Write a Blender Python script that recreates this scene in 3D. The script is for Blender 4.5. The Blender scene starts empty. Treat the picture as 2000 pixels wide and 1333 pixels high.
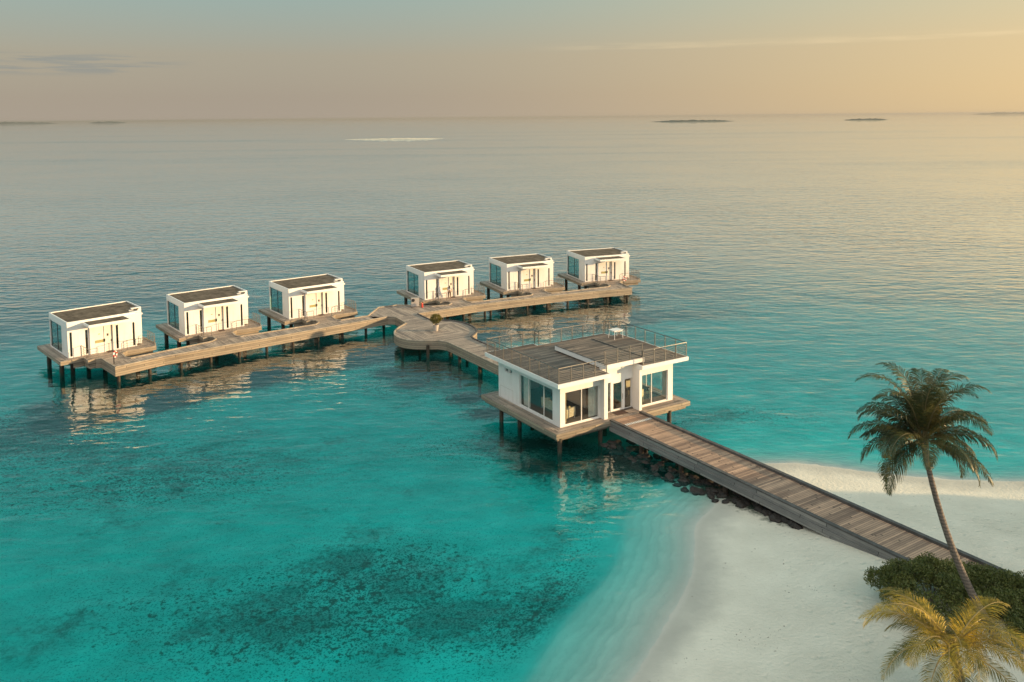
import bpy, bmesh, math, random
import numpy as np
from mathutils import Vector, Matrix, noise
rnd = random.Random(7)
S = bpy.context.scene
COL = S.collection
R = math.radians
HAZE = .00008
DZ = 1.5                      # deck height over the water (water is z = 0)

# ------------------------------------------------------------------ nodes
class NT:
    def __init__(s, name, world=None):
        if world: s.m = world
        else: s.m = bpy.data.materials.new(name)
        s.m.use_nodes = True
        s.t = s.m.node_tree; s.t.nodes.clear()
        s.out = s.t.nodes.new('ShaderNodeOutputWorld' if world else 'ShaderNodeOutputMaterial')
    def n(s, typ, ins=None, **kw):
        nd = s.t.nodes.new('ShaderNode' + typ)
        for k, v in kw.items(): setattr(nd, k, v)
        for k, v in (ins or {}).items():
            sock = nd.inputs[k]
            if isinstance(v, bpy.types.NodeSocket): s.t.links.new(v, sock)
            else: sock.default_value = v
        return nd
    def math(s, op, a, b=0.0, c=None, clamp=False):
        ins = {0: a, 1: b}
        if c is not None: ins[2] = c
        return s.n('Math', ins, operation=op, use_clamp=clamp).outputs[0]
    def mix(s, f, a, b, bt='MIX'):
        nd = s.n('Mix', {0: f, 6: a, 7: b}, data_type='RGBA', blend_type=bt)
        return nd.outputs[2]
    def mr(s, v, a, b, c=0.0, d=1.0, smooth=False):
        return s.n('MapRange', {0: v, 1: a, 2: b, 3: c, 4: d},
                   interpolation_type='SMOOTHSTEP' if smooth else 'LINEAR').outputs[0]
    def ramp(s, f, stops):
        nd = s.n('ValToRGB', {0: f}); cr = nd.color_ramp
        while len(cr.elements) < len(stops): cr.elements.new(0.5)
        for e, (p, c) in zip(cr.elements, stops):
            e.position = p; e.color = (*c, 1)
        return nd.outputs[0]
    def noise(s, vec, scale, detail=3, rough=.5, out=0, **k):
        return s.n('TexNoise', {'Vector': vec, 'Scale': scale, 'Detail': detail, 'Roughness': rough}, **k).outputs[out]
    def mapping(s, vec, scale=(1, 1, 1), rot=(0, 0, 0), loc=(0, 0, 0)):
        return s.n('Mapping', {'Vector': vec, 'Scale': scale, 'Rotation': rot, 'Location': loc}).outputs[0]
    def link(s, a, b): s.t.links.new(a, b)
    def surf(s, x, sock='Surface'): s.link(x, s.out.inputs[sock]); return s.m

def c4(c): return (*c, 1)

def principled(name, col, rough=.6, var=.08, scale=3.0, metal=0.0, bump=0.0, bscale=30.0, spec=.5):
    t = NT(name); co = t.n('TexCoord').outputs['Object']
    f = t.noise(co, scale, 4, .6)
    lo = tuple(max(0, c * (1 - var)) for c in col); hi = tuple(min(1, c * (1 + var)) for c in col)
    cc = t.ramp(f, [(.3, lo), (.7, hi)])
    ins = {'Base Color': cc, 'Roughness': rough, 'Metallic': metal, 'Specular IOR Level': spec}
    if bump:
        ins['Normal'] = t.n('Bump', {'Strength': bump, 'Distance': .02, 'Height': t.noise(co, bscale, 3)}).outputs[0]
    return t.surf(t.n('BsdfPrincipled', ins).outputs[0])

def plank_mat(name, cols, pitch=.14, gap=.09, board=6.5, streak=.6, stain=.25):
    """boards along U, side by side along V (metres)"""
    t = NT(name); uv = t.n('UVMap', uv_map='UV').outputs[0]
    sx = t.n('SeparateXYZ', {0: uv}); u, v = sx.outputs[0], sx.outputs[1]
    vi = t.math('DIVIDE', v, pitch); row = t.math('FLOOR', vi); fr = t.math('FRACT', vi)
    r1 = t.n('TexWhiteNoise', {'W': row}, noise_dimensions='1D').outputs[0]
    ub = t.math('ADD', t.math('DIVIDE', u, board), t.math('MULTIPLY', r1, 7.3))
    cell = t.n('CombineXYZ', {0: t.math('FLOOR', ub), 1: row, 2: 0.0}).outputs[0]
    r2 = t.n('TexWhiteNoise', {'Vector': cell}, noise_dimensions='2D').outputs[0]
    st = t.noise(t.n('CombineXYZ', {0: t.math('MULTIPLY', u, .8), 1: t.math('MULTIPLY', v, 9.0), 2: 0.0}).outputs[0], 1.6, 5, .65)
    big = t.noise(uv, .55, 4, .65)
    band = t.noise(t.n('CombineXYZ', {0: t.math('MULTIPLY', u, .12), 1: t.math('MULTIPLY', v, 1.1), 2: 3.0}).outputs[0], 1.0, 4, .7)
    f = t.math('ADD', t.math('MULTIPLY', r2, .40), t.math('MULTIPLY', st, streak))
    f = t.math('ADD', f, t.math('MULTIPLY', t.math('SUBTRACT', band, .5), .75))
    f = t.math('ADD', f, t.math('MULTIPLY', t.math('SUBTRACT', big, .5), stain * 2), clamp=True)
    cc = t.ramp(f, [(.12, cols[0]), (.45, cols[1]), (.85, cols[2])])
    g1 = t.math('LESS_THAN', fr, gap)
    eb = t.math('LESS_THAN', t.math('FRACT', ub), .008)
    g = t.math('MAXIMUM', g1, eb)
    cc = t.mix(g, cc, c4(tuple(c * .22 for c in cols[0])))
    h = t.math('SUBTRACT', t.math('MULTIPLY', st, .3), g)
    nb = t.n('Bump', {'Strength': .5, 'Distance': .01, 'Height': h}).outputs[0]
    return t.surf(t.n('BsdfPrincipled', {'Base Color': cc, 'Roughness': .62, 'Normal': nb}).outputs[0])

M = {}
def plaster():
    t = NT('white_plaster'); co = t.n('TexCoord').outputs['Object']
    st = t.noise(t.mapping(co, (3.5, 3.5, .35)), 1.0, 4, .65); n = t.noise(co, 1.1, 3)
    f = t.math('ADD', t.math('MULTIPLY', t.mr(st, .5, .8), .6), t.math('MULTIPLY', t.mr(n, .45, .8), .4))
    cc = t.mix(f, (.735, .715, .685, 1), (.60, .575, .53, 1))
    nb = t.n('Bump', {'Strength': .15, 'Distance': .01, 'Height': t.noise(co, 18, 3)}).outputs[0]
    return t.surf(t.n('BsdfPrincipled', {'Base Color': cc, 'Roughness': .6, 'Normal': nb}).outputs[0])
M['white'] = plaster()
M['white_trim'] = principled('white_trim', (.75, .735, .705), .4, .02, 2)
M['roof'] = principled('roof_felt', (.125, .10, .075), .95, .55, 1.6, bump=.6, bscale=14, spec=.1)
M['deck'] = plank_mat('weathered_deck', [(.085, .067, .056), (.245, .192, .155), (.50, .395, .305)])
M['pierdeck'] = plank_mat('pier_deck', [(.17, .105, .075), (.37, .24, .165), (.66, .42, .285)], pitch=.145, gap=.13, board=9, streak=.35)
M['roofdeck'] = plank_mat('roof_deck', [(.055, .041, .032), (.165, .122, .092), (.38, .285, .215)], pitch=.16, gap=.10, board=4, streak=.4)
M['fascia'] = plank_mat('fascia_boards', [(.115, .093, .07), (.235, .19, .14), (.375, .30, .218)], pitch=.205, gap=.10, board=5)
M['greyfascia'] = plank_mat('grey_fascia', [(.10, .10, .10), (.18, .175, .17), (.30, .285, .265)], pitch=.205, gap=.05, board=5)
M['kerb'] = principled('kerb_timber', (.30, .25, .195), .7, .35, 2.2)
M['darkkerb'] = principled('dark_kerb', (.075, .07, .068), .7, .35, 2.2)
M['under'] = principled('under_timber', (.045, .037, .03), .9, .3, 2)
M['pile'] = principled('pile_timber', (.042, .029, .019), .8, .5, 3, bump=.5)
M['steel'] = principled('brushed_steel', (.17, .16, .15), .42, .06, 5, metal=.6)
M['black'] = principled('black_metal', (.02, .02, .022), .4, .1)
M['darkframe'] = principled('dark_frame', (.03, .035, .035), .4, .1)
M['door'] = principled('door_paint', (.68, .64, .58), .5, .04)
M['brass'] = principled('sign_board', (.33, .29, .12), .5, .15, 8)
M['red'] = principled('red_paint', (.55, .045, .03), .4, .1)
M['ringwhite'] = principled('ring_white', (.75, .73, .7), .5, .03)
M['curtain'] = principled('curtain_cloth', (.62, .66, .60), .9, .12, 3)
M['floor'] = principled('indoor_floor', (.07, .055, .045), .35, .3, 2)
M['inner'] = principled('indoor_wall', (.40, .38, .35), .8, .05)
M['sofa'] = principled('sofa_cloth', (.52, .47, .34), .9, .08, 5)
M['cushion'] = principled('cushion_cloth', (.60, .50, .24), .9, .1, 5)
M['chair'] = principled('cream_chair', (.70, .60, .36), .7, .05)
M['darkwood'] = principled('dark_wood', (.055, .035, .022), .5, .3)
M['mat'] = principled('door_mat', (.06, .032, .025), .95, .3, 30)
M['concrete'] = principled('pot_concrete', (.42, .38, .34), .8, .1, 8)
M['cabinet'] = principled('cabinet_grey', (.36, .33, .29), .6, .1, 4)
M['rock'] = principled('wet_rock', (.021, .017, .015), .75, .6, 3, bump=1.0, bscale=5)
M['skin'] = principled('skin_tone', (.36, .2, .13), .6, .05)
M['hair'] = principled('dark_hair', (.012, .009, .008), .6, .1)
M['shirt'] = principled('pale_shirt', (.50, .52, .55), .8, .3, 9)
M['trunk'] = None
def foliage(name, lo, mid, hi, trans=.35, scale=.9):
    t = NT(name); co = t.n('TexCoord').outputs['Object']
    f = t.math('ADD', t.math('MULTIPLY', t.noise(co, scale, 3, .6), .6), t.math('MULTIPLY', t.noise(co, scale * 9, 2), .45))
    cc = t.ramp(f, [(.3, lo), (.52, mid), (.75, hi)])
    d = t.n('BsdfPrincipled', {'Base Color': cc, 'Roughness': .45, 'Specular IOR Level': .35}).outputs[0]
    tr = t.n('BsdfTranslucent', {'Color': cc}).outputs[0]
    return t.surf(t.n('MixShader', {0: trans, 1: d, 2: tr}).outputs[0])
M['curtain2'] = foliage('pattern_curtain', (.22, .17, .08), (.46, .37, .18), (.66, .55, .30), .6, 1.5)
M['palmleaf'] = foliage('palm_leaf', (.015, .023, .009), (.045, .058, .02), (.17, .13, .035), .25)
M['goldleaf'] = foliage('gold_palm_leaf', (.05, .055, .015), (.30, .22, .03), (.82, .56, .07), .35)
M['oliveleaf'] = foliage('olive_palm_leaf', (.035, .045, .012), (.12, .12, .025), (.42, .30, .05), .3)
M['bushleaf'] = foliage('bush_leaf', (.035, .052, .018), (.10, .125, .034), (.22, .22, .06), .25, 1.2)
M['topleaf'] = foliage('topiary_leaf', (.05, .05, .01), (.12, .11, .02), (.25, .2, .04), .3, 4)
M['treeleaf'] = foliage('tree_leaf', (.02, .03, .012), (.04, .055, .02), (.08, .09, .03), .2, .4)
M['rachis'] = principled('frond_stem', (.30, .22, .08), .6, .2)
M['darkstem'] = principled('dark_frond_stem', (.10, .085, .035), .6, .2)
def trunk_mat():
    t = NT('palm_bark'); co = t.n('TexCoord').outputs['Object']
    z = t.n('SeparateXYZ', {0: co}).outputs[2]
    w = t.math('FRACT', t.math('MULTIPLY', t.math('ADD', z, t.math('MULTIPLY', t.noise(co, 3, 2), .12)), 6.5))
    f = t.math('ADD', t.math('MULTIPLY', w, .5), t.math('MULTIPLY', t.noise(co, 5, 4), .5))
    cc = t.ramp(f, [(.2, (.05, .042, .038)), (.5, (.12, .10, .085)), (.8, (.20, .165, .14))])
    nb = t.n('Bump', {'Strength': .8, 'Distance': .03, 'Height': w}).outputs[0]
    return t.surf(t.n('BsdfPrincipled', {'Base Color': cc, 'Roughness': .85, 'Normal': nb}).outputs[0])
M['trunk'] = trunk_mat()
def glass(name, tint, refl=.06, ior=1.52):
    t = NT(name)
    bf = t.n('NewGeometry').outputs['Backfacing']
    fr = t.n('Fresnel', {'IOR': t.mr(bf, 0, 1, ior, 1 / ior)}).outputs[0]
    f = t.math('ADD', t.math('MULTIPLY', fr, 1.0), refl, clamp=True)
    tr = t.n('BsdfTransparent', {'Color': c4(tint)}).outputs[0]
    gl = t.n('BsdfGlossy', {'Color': (.95, 1, 1, 1), 'Roughness': .01}).outputs[0]
    return t.surf(t.n('MixShader', {0: f, 1: tr, 2: gl}).outputs[0])
M['glass'] = glass('club_glass', (.95, .96, .95), .02)
M['villaglass'] = glass('villa_glass', (.55, .85, .85), .15)
M['slitglass'] = glass('slit_glass', (.35, .30, .16), .06)

# ------------------------------------------------------------------ mesh builder
class MB:
    def __init__(s): s.v = []; s.f = []; s.uv = []; s.mi = []; s.smooth = False
    def face(s, pts, uv=None, mi=0):
        b = len(s.v); s.v += [tuple(p) for p in pts]; s.f.append(list(range(b, b + len(pts))))
        if uv is None:
            p = [Vector(q) for q in pts]; n = Vector((0, 0, 0))
            for i in range(len(p)): n += p[i].cross(p[(i + 1) % len(p)])
            if n.length > 1e-12: n.normalize()
            if abs(n.z) > .7: uv = [(q.x, q.y) for q in p]
            else:
                t = Vector((-n.y, n.x, 0)); t = t.normalized() if t.length > 1e-6 else Vector((1, 0, 0))
                uv = [(q.dot(t), q.z) for q in p]
        s.uv.append(uv); s.mi.append(mi)
    def box(s, x0, x1, y0, y1, z0, z1, mi=0, M4=None):
        P = [(x0, y0, z0), (x1, y0, z0), (x1, y1, z0), (x0, y1, z0), (x0, y0, z1), (x1, y0, z1), (x1, y1, z1), (x0, y1, z1)]
        if M4 is not None: P = [tuple(M4 @ Vector(p)) for p in P]
        for q in ((0, 3, 2, 1), (4, 5, 6, 7), (0, 1, 5, 4), (1, 2, 6, 5), (2, 3, 7, 6), (3, 0, 4, 7)):
            s.face([P[i] for i in q], mi=mi)
        return s
    def vox(s, xs, ys, zs, solid):
        nx, ny, nz = len(xs) - 1, len(ys) - 1, len(zs) - 1
        def so(i, j, k):
            if not (0 <= i < nx and 0 <= j < ny and 0 <= k < nz): return False
            return solid((xs[i] + xs[i + 1]) / 2, (ys[j] + ys[j + 1]) / 2, (zs[k] + zs[k + 1]) / 2)
        for i in range(nx):
            for j in range(ny):
                for k in range(nz):
                    if not so(i, j, k): continue
                    x0, x1, y0, y1, z0, z1 = xs[i], xs[i + 1], ys[j], ys[j + 1], zs[k], zs[k + 1]
                    if not so(i - 1, j, k): s.face([(x0, y1, z0), (x0, y0, z0), (x0, y0, z1), (x0, y1, z1)])
                    if not so(i + 1, j, k): s.face([(x1, y0, z0), (x1, y1, z0), (x1, y1, z1), (x1, y0, z1)])
                    if not so(i, j - 1, k): s.face([(x0, y0, z0), (x1, y0, z0), (x1, y0, z1), (x0, y0, z1)])
                    if not so(i, j + 1, k): s.face([(x1, y1, z0), (x0, y1, z0), (x0, y1, z1), (x1, y1, z1)])
                    if not so(i, j, k - 1): s.face([(x0, y1, z0), (x1, y1, z0), (x1, y0, z0), (x0, y0, z0)])
                    if not so(i, j, k + 1): s.face([(x0, y0, z1), (x1, y0, z1), (x1, y1, z1), (x0, y1, z1)])
        return s
    def tube(s, pts, rad, n=8, cap=True):
        pts = [Vector(p) for p in pts]
        rads = rad if isinstance(rad, (list, tuple)) else [rad] * len(pts)
        rings = []
        for i, p in enumerate(pts):
            d = (pts[min(i + 1, len(pts) - 1)] - pts[max(i - 1, 0)]).normalized()
            a = d.orthogonal().normalized() if i == 0 else (pa - d * pa.dot(d)).normalized()
            pa = a; b = d.cross(a)
            rings.append([p + (a * math.cos(2 * math.pi * k / n) + b * math.sin(2 * math.pi * k / n)) * rads[i] for k in range(n)])
        for i in range(len(rings) - 1):
            for k in range(n):
                k2 = (k + 1) % n
                s.face([rings[i][k], rings[i][k2], rings[i + 1][k2], rings[i + 1][k]])
        if cap:
            s.face(rings[0][::-1]); s.face(rings[-1])
        return s
    def lathe(s, prof, n=20, c=(0, 0)):
        for i in range(len(prof) - 1):
            (r0, z0), (r1, z1) = prof[i], prof[i + 1]
            for k in range(n):
                a, b = 2 * math.pi * k / n, 2 * math.pi * (k + 1) / n
                P = lambda r, z, t: (c[0] + r * math.cos(t), c[1] + r * math.sin(t), z)
                if r0 < 1e-6: s.face([P(0, z0, 0), P(r1, z1, b), P(r1, z1, a)][::-1])
                elif r1 < 1e-6: s.face([P(r0, z0, a), P(r0, z0, b), P(0, z1, 0)])
                else: s.face([P(r0, z0, a), P(r0, z0, b), P(r1, z1, b), P(r1, z1, a)])
        return s
    def build(s, name, mats, parent=None, weld=False, smooth=False, bevel=0):
        me = bpy.data.meshes.new(name)
        me.from_pydata(s.v, [], s.f)
        ul = me.uv_layers.new(name='UV')
        flat = [c for fuv in s.uv for q in fuv for c in q[:2]]
        ul.data.foreach_set('uv', flat)
        for m in (mats if isinstance(mats, (list, tuple)) else [mats]): me.materials.append(m)
        me.polygons.foreach_set('material_index', s.mi)
        if weld or smooth or bevel:
            bm = bmesh.new(); bm.from_mesh(me)
            bmesh.ops.remove_doubles(bm, verts=bm.verts, dist=1e-4)
            if bevel:
                bmesh.ops.bevel(bm, geom=list(bm.edges), offset=bevel, segments=2, affect='EDGES', profile=.6)
            bm.to_mesh(me); bm.free()
        if smooth: me.polygons.foreach_set('use_smooth', [True] * len(me.polygons))
        me.update()
        o = bpy.data.objects.new(name, me); COL.objects.link(o)
        if parent: o.parent = parent
        return o

def tag(o, label=None, cat=None, group=None, kind=None):
    if label: o['label'] = label
    if cat: o['category'] = cat
    if group: o['group'] = group
    if kind: o['kind'] = kind
    return o
def empty(name, loc, rz=0, label=None, cat=None, group=None):
    o = bpy.data.objects.new(name, None); COL.objects.link(o)
    o.location = loc; o.rotation_euler = (0, 0, rz); o.empty_display_size = .3
    return tag(o, label, cat, group)
def copy_tree(o, parent=None):
    c = o.copy(); COL.objects.link(c)
    if parent: c.parent = parent
    for ch in [k for k in KIDS(o)]: copy_tree(ch, c)
    return c
def KIDS(o): return list(o.children)

# ------------------------------------------------------------------ frames measured from the photograph
CX, CY, CA = 4.3473, 60.1786, 0.5597           # clubhouse frame
def CW(x, y):
    c, s = math.cos(CA), math.sin(CA); return (CX + c * x - s * y, CY + s * x + c * y)
VQ = [(-41.834, 79.552, .747), (-33.55, 87.69, .673), (-24.189, 94.605, .636),
      (-9.501, 104.152, .496), (.938, 109.464, .418), (11.781, 114.676, .348)]
def VW(i, x, y):
    a, b, t = VQ[i]; c, s = math.cos(t), math.sin(t); return (a + c * x - s * y, b + s * x + c * y)

# ------------------------------------------------------------------ camera
cam = bpy.data.cameras.new('camera'); co = bpy.data.objects.new('camera', cam); COL.objects.link(co)
cam.sensor_width = 36; cam.lens = 1636.47 / 2000 * 36
cam.shift_x = (1000 - 974.73) / 2000; cam.shift_y = -(666.5 - 358.57) / 2000
cam.clip_start = .1; cam.clip_end = 100000
co.location = (0, 0, 22.88 + DZ)
co.rotation_mode = 'XYZ'
co.matrix_world = Matrix.Translation((0, 0, 22.88 + DZ)) @ Matrix.Rotation(R(90 - 4.5146), 4, 'X') @ Matrix.Rotation(R(-0.5348), 4, 'Z')
S.camera = co

# ------------------------------------------------------------------ world and sun
SUN_EL, SUN_AZ = 9.0, -4.0     # azimuth measured from +X towards +Y
sd = Vector((math.cos(R(SUN_EL)) * math.cos(R(SUN_AZ)), math.cos(R(SUN_EL)) * math.sin(R(SUN_AZ)), math.sin(R(SUN_EL))))
w = bpy.data.worlds.new('World'); S.world = w
t = NT('', w)
dirv = t.n('TexCoord').outputs['Generated']
sx = t.n('SeparateXYZ', {0: dirv}); dx, dy, dz = sx.outputs
el = t.math('POWER', t.math('MAXIMUM', dz, 0.0), .5)
cool = t.ramp(el, [(0, (.345, .292, .235)), (.16, (.315, .27, .215)), (.27, (.318, .286, .223)), (.37, (.26, .33, .30)),
                   (.5, (.15, .285, .30)), (.93, (.10, .34, .38)), (1, (.6, .75, .75))])
warm = t.ramp(el, [(0, (.66, .47, .245)), (.16, (.68, .49, .25)), (.27, (.66, .49, .26)), (.37, (.58, .50, .30)),
                   (.5, (.36, .43, .37)), (.93, (.12, .36, .40)), (1, (.6, .75, .75))])
az = t.n('VectorMath', {0: dirv, 1: (.93, .36, 0)}, operation='DOT_PRODUCT').outputs['Value']
fw = t.mr(az, .05, .86)
fw = t.math('POWER', fw, 2.1)
col = t.mix(fw, cool, warm)
# the sky behind the viewer (never in the picture) is brightened to light shaded walls and sand
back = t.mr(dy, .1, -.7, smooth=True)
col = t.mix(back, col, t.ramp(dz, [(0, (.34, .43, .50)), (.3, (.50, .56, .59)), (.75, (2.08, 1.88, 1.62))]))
# faint low clouds
cv = t.n('CombineXYZ', {0: t.math('MULTIPLY', t.math('ARCTAN2', dx, dy), 9), 1: t.math('MULTIPLY', dz, 150), 2: 0.0}).outputs[0]
cn = t.noise(cv, 1.3, 5, .6)
aza = t.math('ARCTAN2', dx, dy)
win = t.math('MULTIPLY', t.mr(dz, .045, .055, smooth=True), t.mr(dz, .075, .066, smooth=True))
win = t.math('MULTIPLY', win, t.mr(aza, -.33, -.42, smooth=True))
cm = t.math('MULTIPLY', t.mr(cn, .44, .6, smooth=True), win)
col = t.mix(t.math('MULTIPLY', cm, .75), col, (.22, .23, .22, 1))
win2 = t.math('MULTIPLY', t.mr(dz, .0765, .0785, smooth=True), t.mr(dz, .088, .0795, smooth=True))
win2 = t.math('MULTIPLY', win2, t.math('MULTIPLY', t.mr(aza, .02, .16, smooth=True), t.mr(cn, .35, .6)))
col = t.mix(t.math('MULTIPLY', win2, .16), col, (.95, .72, .42, 1))
nish = t.n('TexSky', sky_type='NISHITA', sun_disc=False, sun_elevation=R(SUN_EL), sun_rotation=R(90 - SUN_AZ), air_density=1.0, dust_density=2.0)
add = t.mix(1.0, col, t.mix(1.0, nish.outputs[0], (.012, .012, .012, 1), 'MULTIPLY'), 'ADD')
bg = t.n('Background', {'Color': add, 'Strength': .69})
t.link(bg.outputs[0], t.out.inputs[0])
sl = bpy.data.lights.new('sun', 'SUN'); so = bpy.data.objects.new('sun', sl); COL.objects.link(so)
sl.energy = 5.0; sl.angle = R(1.5); sl.color = (1.0, .68, .35)
so.rotation_euler = sd.to_track_quat('Z', 'Y').to_euler()
so.location = (60, -20, 60)
S.view_settings.view_transform = 'Standard'; S.view_settings.look = 'None'
S.view_settings.exposure = 0.78; S.view_settings.gamma = 1.0
S.cycles.use_denoising = True; S.cycles.use_adaptive_sampling = False
S.cycles.max_bounces = 10; S.cycles.transparent_max_bounces = 16
S.cycles.caustics_reflective = False; S.cycles.caustics_refractive = False

# ------------------------------------------------------------------ ground: beach and sea bed in one sheet
SHORE = [(-300, -260), (-60, -60), (-15, 5), (-2, 22), (5.4, 34.4), (7.2, 37.4), (9.0, 40.4), (10.1, 42.9), (10.8, 45.6), (11.5, 48.2),
         (13, 50.4), (15, 53.2), (16.6, 55.8), (18.3, 57.1), (20.8, 57.0), (23.7, 56.1), (26.9, 54.9), (30.6, 54.0), (34.7, 53.9), (60, 52), (120, 30), (400, -150)]
def axis_pts(fine, lo, hi, mid, mlo, mhi, far):
    a = list(np.arange(lo, hi + 1e-6, fine)); o = list(np.arange(hi + mid, mhi, mid)); q = list(np.arange(lo - mid, mlo, -mid))
    s_, x = mid, o[-1]
    while x < far: s_ *= 1.2; x += s_; o.append(x)
    s_, x = mid, q[-1]
    while x > -far: s_ *= 1.2; x -= s_; q.append(x)
    return np.array(q[::-1] + a + o)
gx = axis_pts(.45, -14, 42, 1.0, -62, 62, 60000); gy = axis_pts(.45, 28, 68, 1.0, 8, 128, 60000)
X, Y = np.meshgrid(gx, gy, indexing='ij')
def sdist(X, Y):
    best = np.full(X.shape, 1e18); sg = np.ones(X.shape)
    for (ax, ay), (bx, by) in zip(SHORE[:-1], SHORE[1:]):
        ex, ey = bx - ax, by - ay; tt = np.clip(((X - ax) * ex + (Y - ay) * ey) / (ex * ex + ey * ey), 0, 1)
        qx, qy = X - ax - tt * ex, Y - ay - tt * ey; d = qx * qx + qy * qy
        side = np.where(ex * qy - ey * qx < 0, 1.0, -1.0)
        m = d < best; best = np.where(m, d, best); sg = np.where(m, side, sg)
    return np.sqrt(best) * sg
D = sdist(X, Y)
def ss(a, b, x): u = np.clip((x - a) / (b - a), 0, 1); return u * u * (3 - 2 * u)
nz = np.vectorize(lambda a, b: noise.noise(Vector((a * .16, b * .16, 0))))(np.clip(X, -400, 400), np.clip(Y, -400, 400))
nz2 = np.vectorize(lambda a, b: noise.noise(Vector((a * .03, b * .03, 5))))(np.clip(X, -800, 800), np.clip(Y, -800, 800))
h_land = np.interp(D, [0, 2, 4, 6, 8, 10, 12, 15, 40], [0, .10, .25, .50, .85, 1.15, 1.28, 1.33, 1.36])
dd = -D + nz * .5
h_lag = -np.interp(dd, [0, 4.1, 4.9, 6.5, 12, 30], [0, .30, .75, 1.15, 1.9, 2.6])      # shelf, then a sharp drop
h_back = -np.interp(-D + nz * .6, [0, 3, 8, 16, 30, 50], [0, .35, .9, 1.5, 2.1, 2.4])
wb = ss(14, 20, X)
h_sea = h_lag * (1 - wb) + h_back * wb
deep = ss(106, 205, Y + nz2 * 24) + .8 * ss(52, 92, -X + nz2 * 16 + (Y - 80) * .35)
h_sea = h_sea - np.clip(deep, 0, 1.6) * 4 - ss(150, 320, Y + nz2 * 60) * 12
Z = np.where(D > 0, h_land + nz * .05 * ss(0, 3, D), h_sea + nz * .12 * ss(3, 8, -D))
Z = np.maximum(Z, -22)
nxg, nyg = X.shape
verts = np.stack([X.ravel(), Y.ravel(), Z.ravel()], 1)
idx = np.arange(nxg * nyg).reshape(nxg, nyg)
faces = np.stack([idx[:-1, :-1].ravel(), idx[1:, :-1].ravel(), idx[1:, 1:].ravel(), idx[:-1, 1:].ravel()], 1)
me = bpy.data.meshes.new('sand_ground'); me.from_pydata(verts.tolist(), [], faces.tolist())
at = me.attributes.new('shore', 'FLOAT', 'POINT'); at.data.foreach_set('value', D.ravel().astype(np.float32))
def blob(px, py, rx, ry, a=0):
    c, s = math.cos(a), math.sin(a); u = (X - px) * c + (Y - py) * s; v = -(X - px) * s + (Y - py) * c
    return np.exp(-((u / rx) ** 2 + (v / ry) ** 2))
grass_shade = .58 * blob(-6.4, 47.4, 4.6, 3.8, .1) + .45 * blob(-14, 44, 12, 6) + .5 * blob(-26, 60, 12, 4.5, .15) + .24 * blob(5.0, 49.5, 2.4, 8, -.45) \
    + .5 * blob(2.6, 41.5, 2.6, 5, -.7) + .8 * blob(3, 63, 3, 7, .56) + .7 * blob(-8, 84, 8, 4, .3) + .6 * blob(-24, 86, 18, 4, .65) + .9 * blob(-38, 76, 9, 5, .8) \
    + .35 * blob(-30, 66, 14, 5) + .4 * blob(-3, 66, 6, 3) + .9 * blob(24, 112, 12, 3.5, -.1) + .8 * blob(3, 106, 17, 3.2, .42) + .45 * blob(20, 70, 8, 3.5) \
    + .6 * ss(108, 122, Y) * (1 - ss(260, 400, Y)) + .35 * blob(-42, 68, 9, 14) + .4 * blob(-6, 41, 9, 3.5)
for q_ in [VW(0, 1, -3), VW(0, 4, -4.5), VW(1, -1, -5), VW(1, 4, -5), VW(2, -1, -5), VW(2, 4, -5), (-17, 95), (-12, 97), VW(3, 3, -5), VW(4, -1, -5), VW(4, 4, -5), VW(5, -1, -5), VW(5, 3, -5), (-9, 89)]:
    grass_shade = grass_shade + .9 * blob(q_[0], q_[1], 4.6, 2.4, .6)  # debris plus shade under the jetty, darkened into the seabed colour
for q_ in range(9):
    px_, py_ = CW(4.2, -1 - q_ * 1.9); grass_shade = grass_shade + 1.0 * blob(px_, py_, 1.8, 1.3, -1.0)
grass_shade = grass_shade + .8 * blob(*CW(2.0, 3.0), 3.2, 2.2)
at = me.attributes.new('grass_shade', 'FLOAT', 'POINT'); at.data.foreach_set('value', np.clip(grass_shade, 0, 1).ravel().astype(np.float32))
rubble_shade = np.zeros(X.shape)  # mask for seabed debris and painted shade below pier and decks
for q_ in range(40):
    px_, py_ = CW(4.9, -.5 - q_ * .42); rubble_shade = np.maximum(rubble_shade, blob(px_, py_, 1.55 + .25 * math.sin(q_), 1.5))
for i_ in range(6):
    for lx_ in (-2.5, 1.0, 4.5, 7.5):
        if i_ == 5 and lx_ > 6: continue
        px_, py_ = VW(i_, lx_, -6.3); rubble_shade = np.maximum(rubble_shade, 1.25 * blob(px_, py_, 3.4, 4.0, VQ[i_][2]))
        px_, py_ = VW(i_, lx_, -1.0); rubble_shade = np.maximum(rubble_shade, .8 * blob(px_, py_, 3.0, 3.5, VQ[i_][2]))
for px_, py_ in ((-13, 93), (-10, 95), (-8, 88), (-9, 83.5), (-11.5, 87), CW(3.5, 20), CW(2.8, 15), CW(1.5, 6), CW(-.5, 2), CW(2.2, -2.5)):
    rubble_shade = np.maximum(rubble_shade, .85 * blob(px_, py_, 3.2, 2.8))  # shade below the clubhouse and round terrace, painted on the seabed
at = me.attributes.new('rubble_shade', 'FLOAT', 'POINT'); at.data.foreach_set('value', rubble_shade.ravel().astype(np.float32))
me.polygons.foreach_set('use_smooth', [True] * len(me.polygons))
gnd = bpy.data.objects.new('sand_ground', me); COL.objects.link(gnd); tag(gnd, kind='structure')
t = NT('sand_and_seabed'); geo = t.n('NewGeometry').outputs['Position']
sh = t.n('Attribute', attribute_name='shore').outputs['Fac']; gr = t.n('Attribute', attribute_name='grass_shade').outputs['Fac']
z = t.n('SeparateXYZ', {0: geo}).outputs[2]
n1 = t.noise(geo, .35, 5, .6); n2 = t.noise(geo, 3.0, 5, .65); n3 = t.noise(geo, 9.0, 3, .6)
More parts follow.
